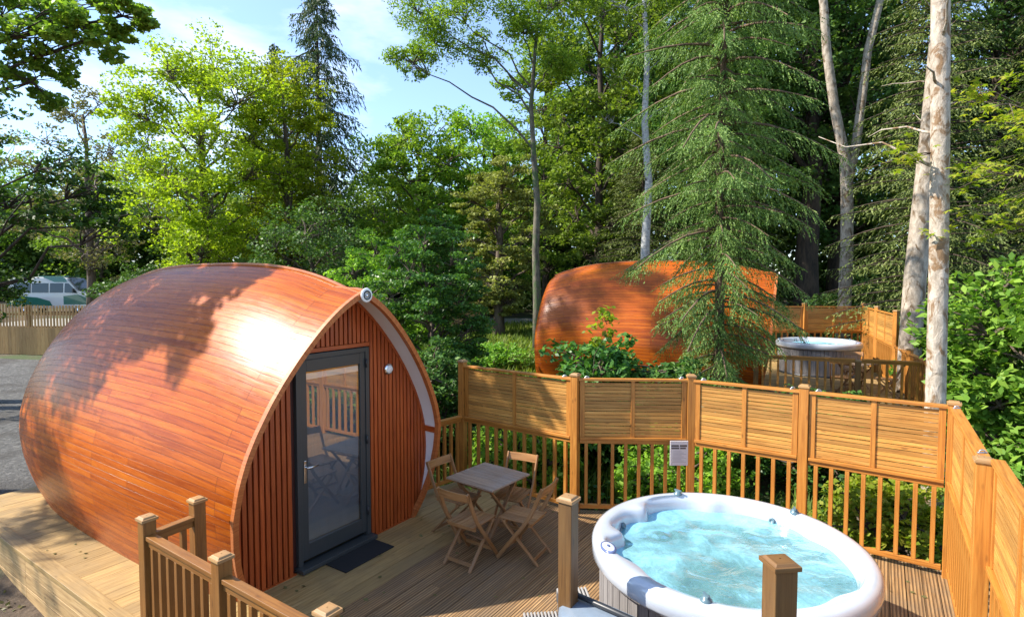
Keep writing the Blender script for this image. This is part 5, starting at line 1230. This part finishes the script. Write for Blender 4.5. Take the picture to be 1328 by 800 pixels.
# one far wood mass closing the gaps
rng = np.random.RandomState(80); P = [blob(rng, (q_, 56 + rng.uniform(-2, 2), gz(q_, 56) + rng.uniform(0, 9)), 2.3, 120, .8) for q_ in np.repeat(np.arange(-66, -8, 1.5), 7)] + [blob(rng, (q_, 41 + rng.uniform(-2, 2) - max(0, q_ - 8) * .25, gz(q_, 40) + rng.uniform(0, 8 if q_ > 0 else 3.5)), 1.9, 110, .8) for q_ in np.repeat(np.arange(-24, 40, 1.1), 5)]
for k in range(520):
    a = rng.uniform(-.95, 1.0); d = rng.uniform(56, 74); x = d * math.tan(a) if abs(a) < .9 else d * a * 1.35; h = (rng.uniform(0, 1) ** .7) * (12 if x < 5 else 26)
    P.append(blob(rng, (x, d, gz(x, d) + h), 2.6, 130, .7)); P.append(blob(rng, (x + rng.uniform(-3, 3), d - 6, gz(x, d) + rng.uniform(0, 3)), 2.0, 90, .8))
fw = fast_mesh('far_wood', leaf_quads(rng, np.concatenate(P), .55), 4, 'leaf_dark'); tag(fw, kind='stuff')

# ------------------------------------------------------------------ ground cover
def scatter(name, m, n, region, size, h, seed, kind='blade', aspect=.12):
    rng = np.random.RandomState(seed); V = []; c = 0
    while c < n:
        x, y = rng.uniform(region[0], region[1]), rng.uniform(region[2], region[3])
        if region[4](x, y): 
            c += 1; z = gz(x, y); L_ = size * rng.uniform(.5, 1.3)
            if kind == 'blade':
                a = rng.uniform(0, 6.28); d = np.array((math.cos(a), math.sin(a), 0)); e = np.array((-d[1], d[0], 0)) * L_ * aspect * .5; p = np.array((x, y, z - .02)); le = rng.uniform(.1, .7)
                tip = p + d * L_ * le + np.array((0, 0, L_ * (1 - le * .4))); mid_ = p + d * L_ * le * .35 + np.array((0, 0, L_ * .62 * (1 - le * .2)))
                V.append([p - e * .6, p + e * .6, mid_ + e, mid_ - e]); V.append([mid_ - e, mid_ + e, tip + e * .1, tip - e * .1])
            else:
                p = np.array((x, y, z + rng.uniform(0, h) ** 1.0)); nrm = rng.normal(size=3) * .6; nrm[2] = abs(nrm[2]) + .7; nrm /= np.linalg.norm(nrm); t = rng.normal(size=3); t -= nrm * t.dot(nrm); t /= np.linalg.norm(t); s = np.cross(nrm, t)
                V.append([p - t * L_ * .5, p + s * L_ * aspect * .5, p + t * L_ * .5, p - s * L_ * aspect * .5])
    o = fast_mesh(name, np.array(V), 4, m); tag(o, kind='stuff'); return o
def out_deck(x, y):
    du, dv = x - D0.x, y - D0.y; u = du * U.x + dv * U.y; v = du * N.x + dv * N.y
    if -2.0 < u < 3.35 and -5.5 < v < 6.7:
        if v < -.45: return u > 2.0
        lim = 2.72 if v < 1.75 else 2.6 + (v - 1.75) * .56 if v < 3 else 3.3
        return u > lim + .05
    if x < -3.4 and y < 21.5 and x > -20 and y > 7: return False
    return True
scatter('grass', 'grass', 26000, (-4, 9, 6, 15, lambda x, y: out_deck(x, y) and (math.sin(x * 1.7 + y) + math.sin(y * 2.3 - x * .8) > -.5)), .42, 0, 90, aspect=.07)
scatter('meadow_grass', 'grass', 22000, (-5, 4, 14, 30, lambda x, y: out_deck(x, y)), .5, 0, 91, aspect=.10)
scatter('ground_cover', 'leaf_shrub', 26000, (-4, 14, 5.5, 22, lambda x, y: out_deck(x, y)), .1, .35, 92, 'leaf', .6)
scatter('leaf_litter', 'leaf_pale', 5000, (-9, -2, -1, 8, lambda x, y: out_deck(x, y)), .06, .015, 93, 'leaf', .6)
rng = np.random.RandomState(95); P = []
while len(P) < 190:
    u, v = rng.uniform(-1.8, 3.1), rng.uniform(-5.2, 6.3)
    if v < .1 and -1.75 < u < 2.0 and not (u < -1.5): continue
    p = UV(u, v, .006); 
    if (p - TC).length < 1.12: continue
    P.append(tuple(p))
lq = leaf_quads(rng, np.array(P), .05, up=2.5, aspect=.6); lq[:, :, 2] = np.maximum(lq[:, :, 2], .004)
tag(fast_mesh('fallen_leaves', lq, 4, 'leaf_pale'), kind='stuff')
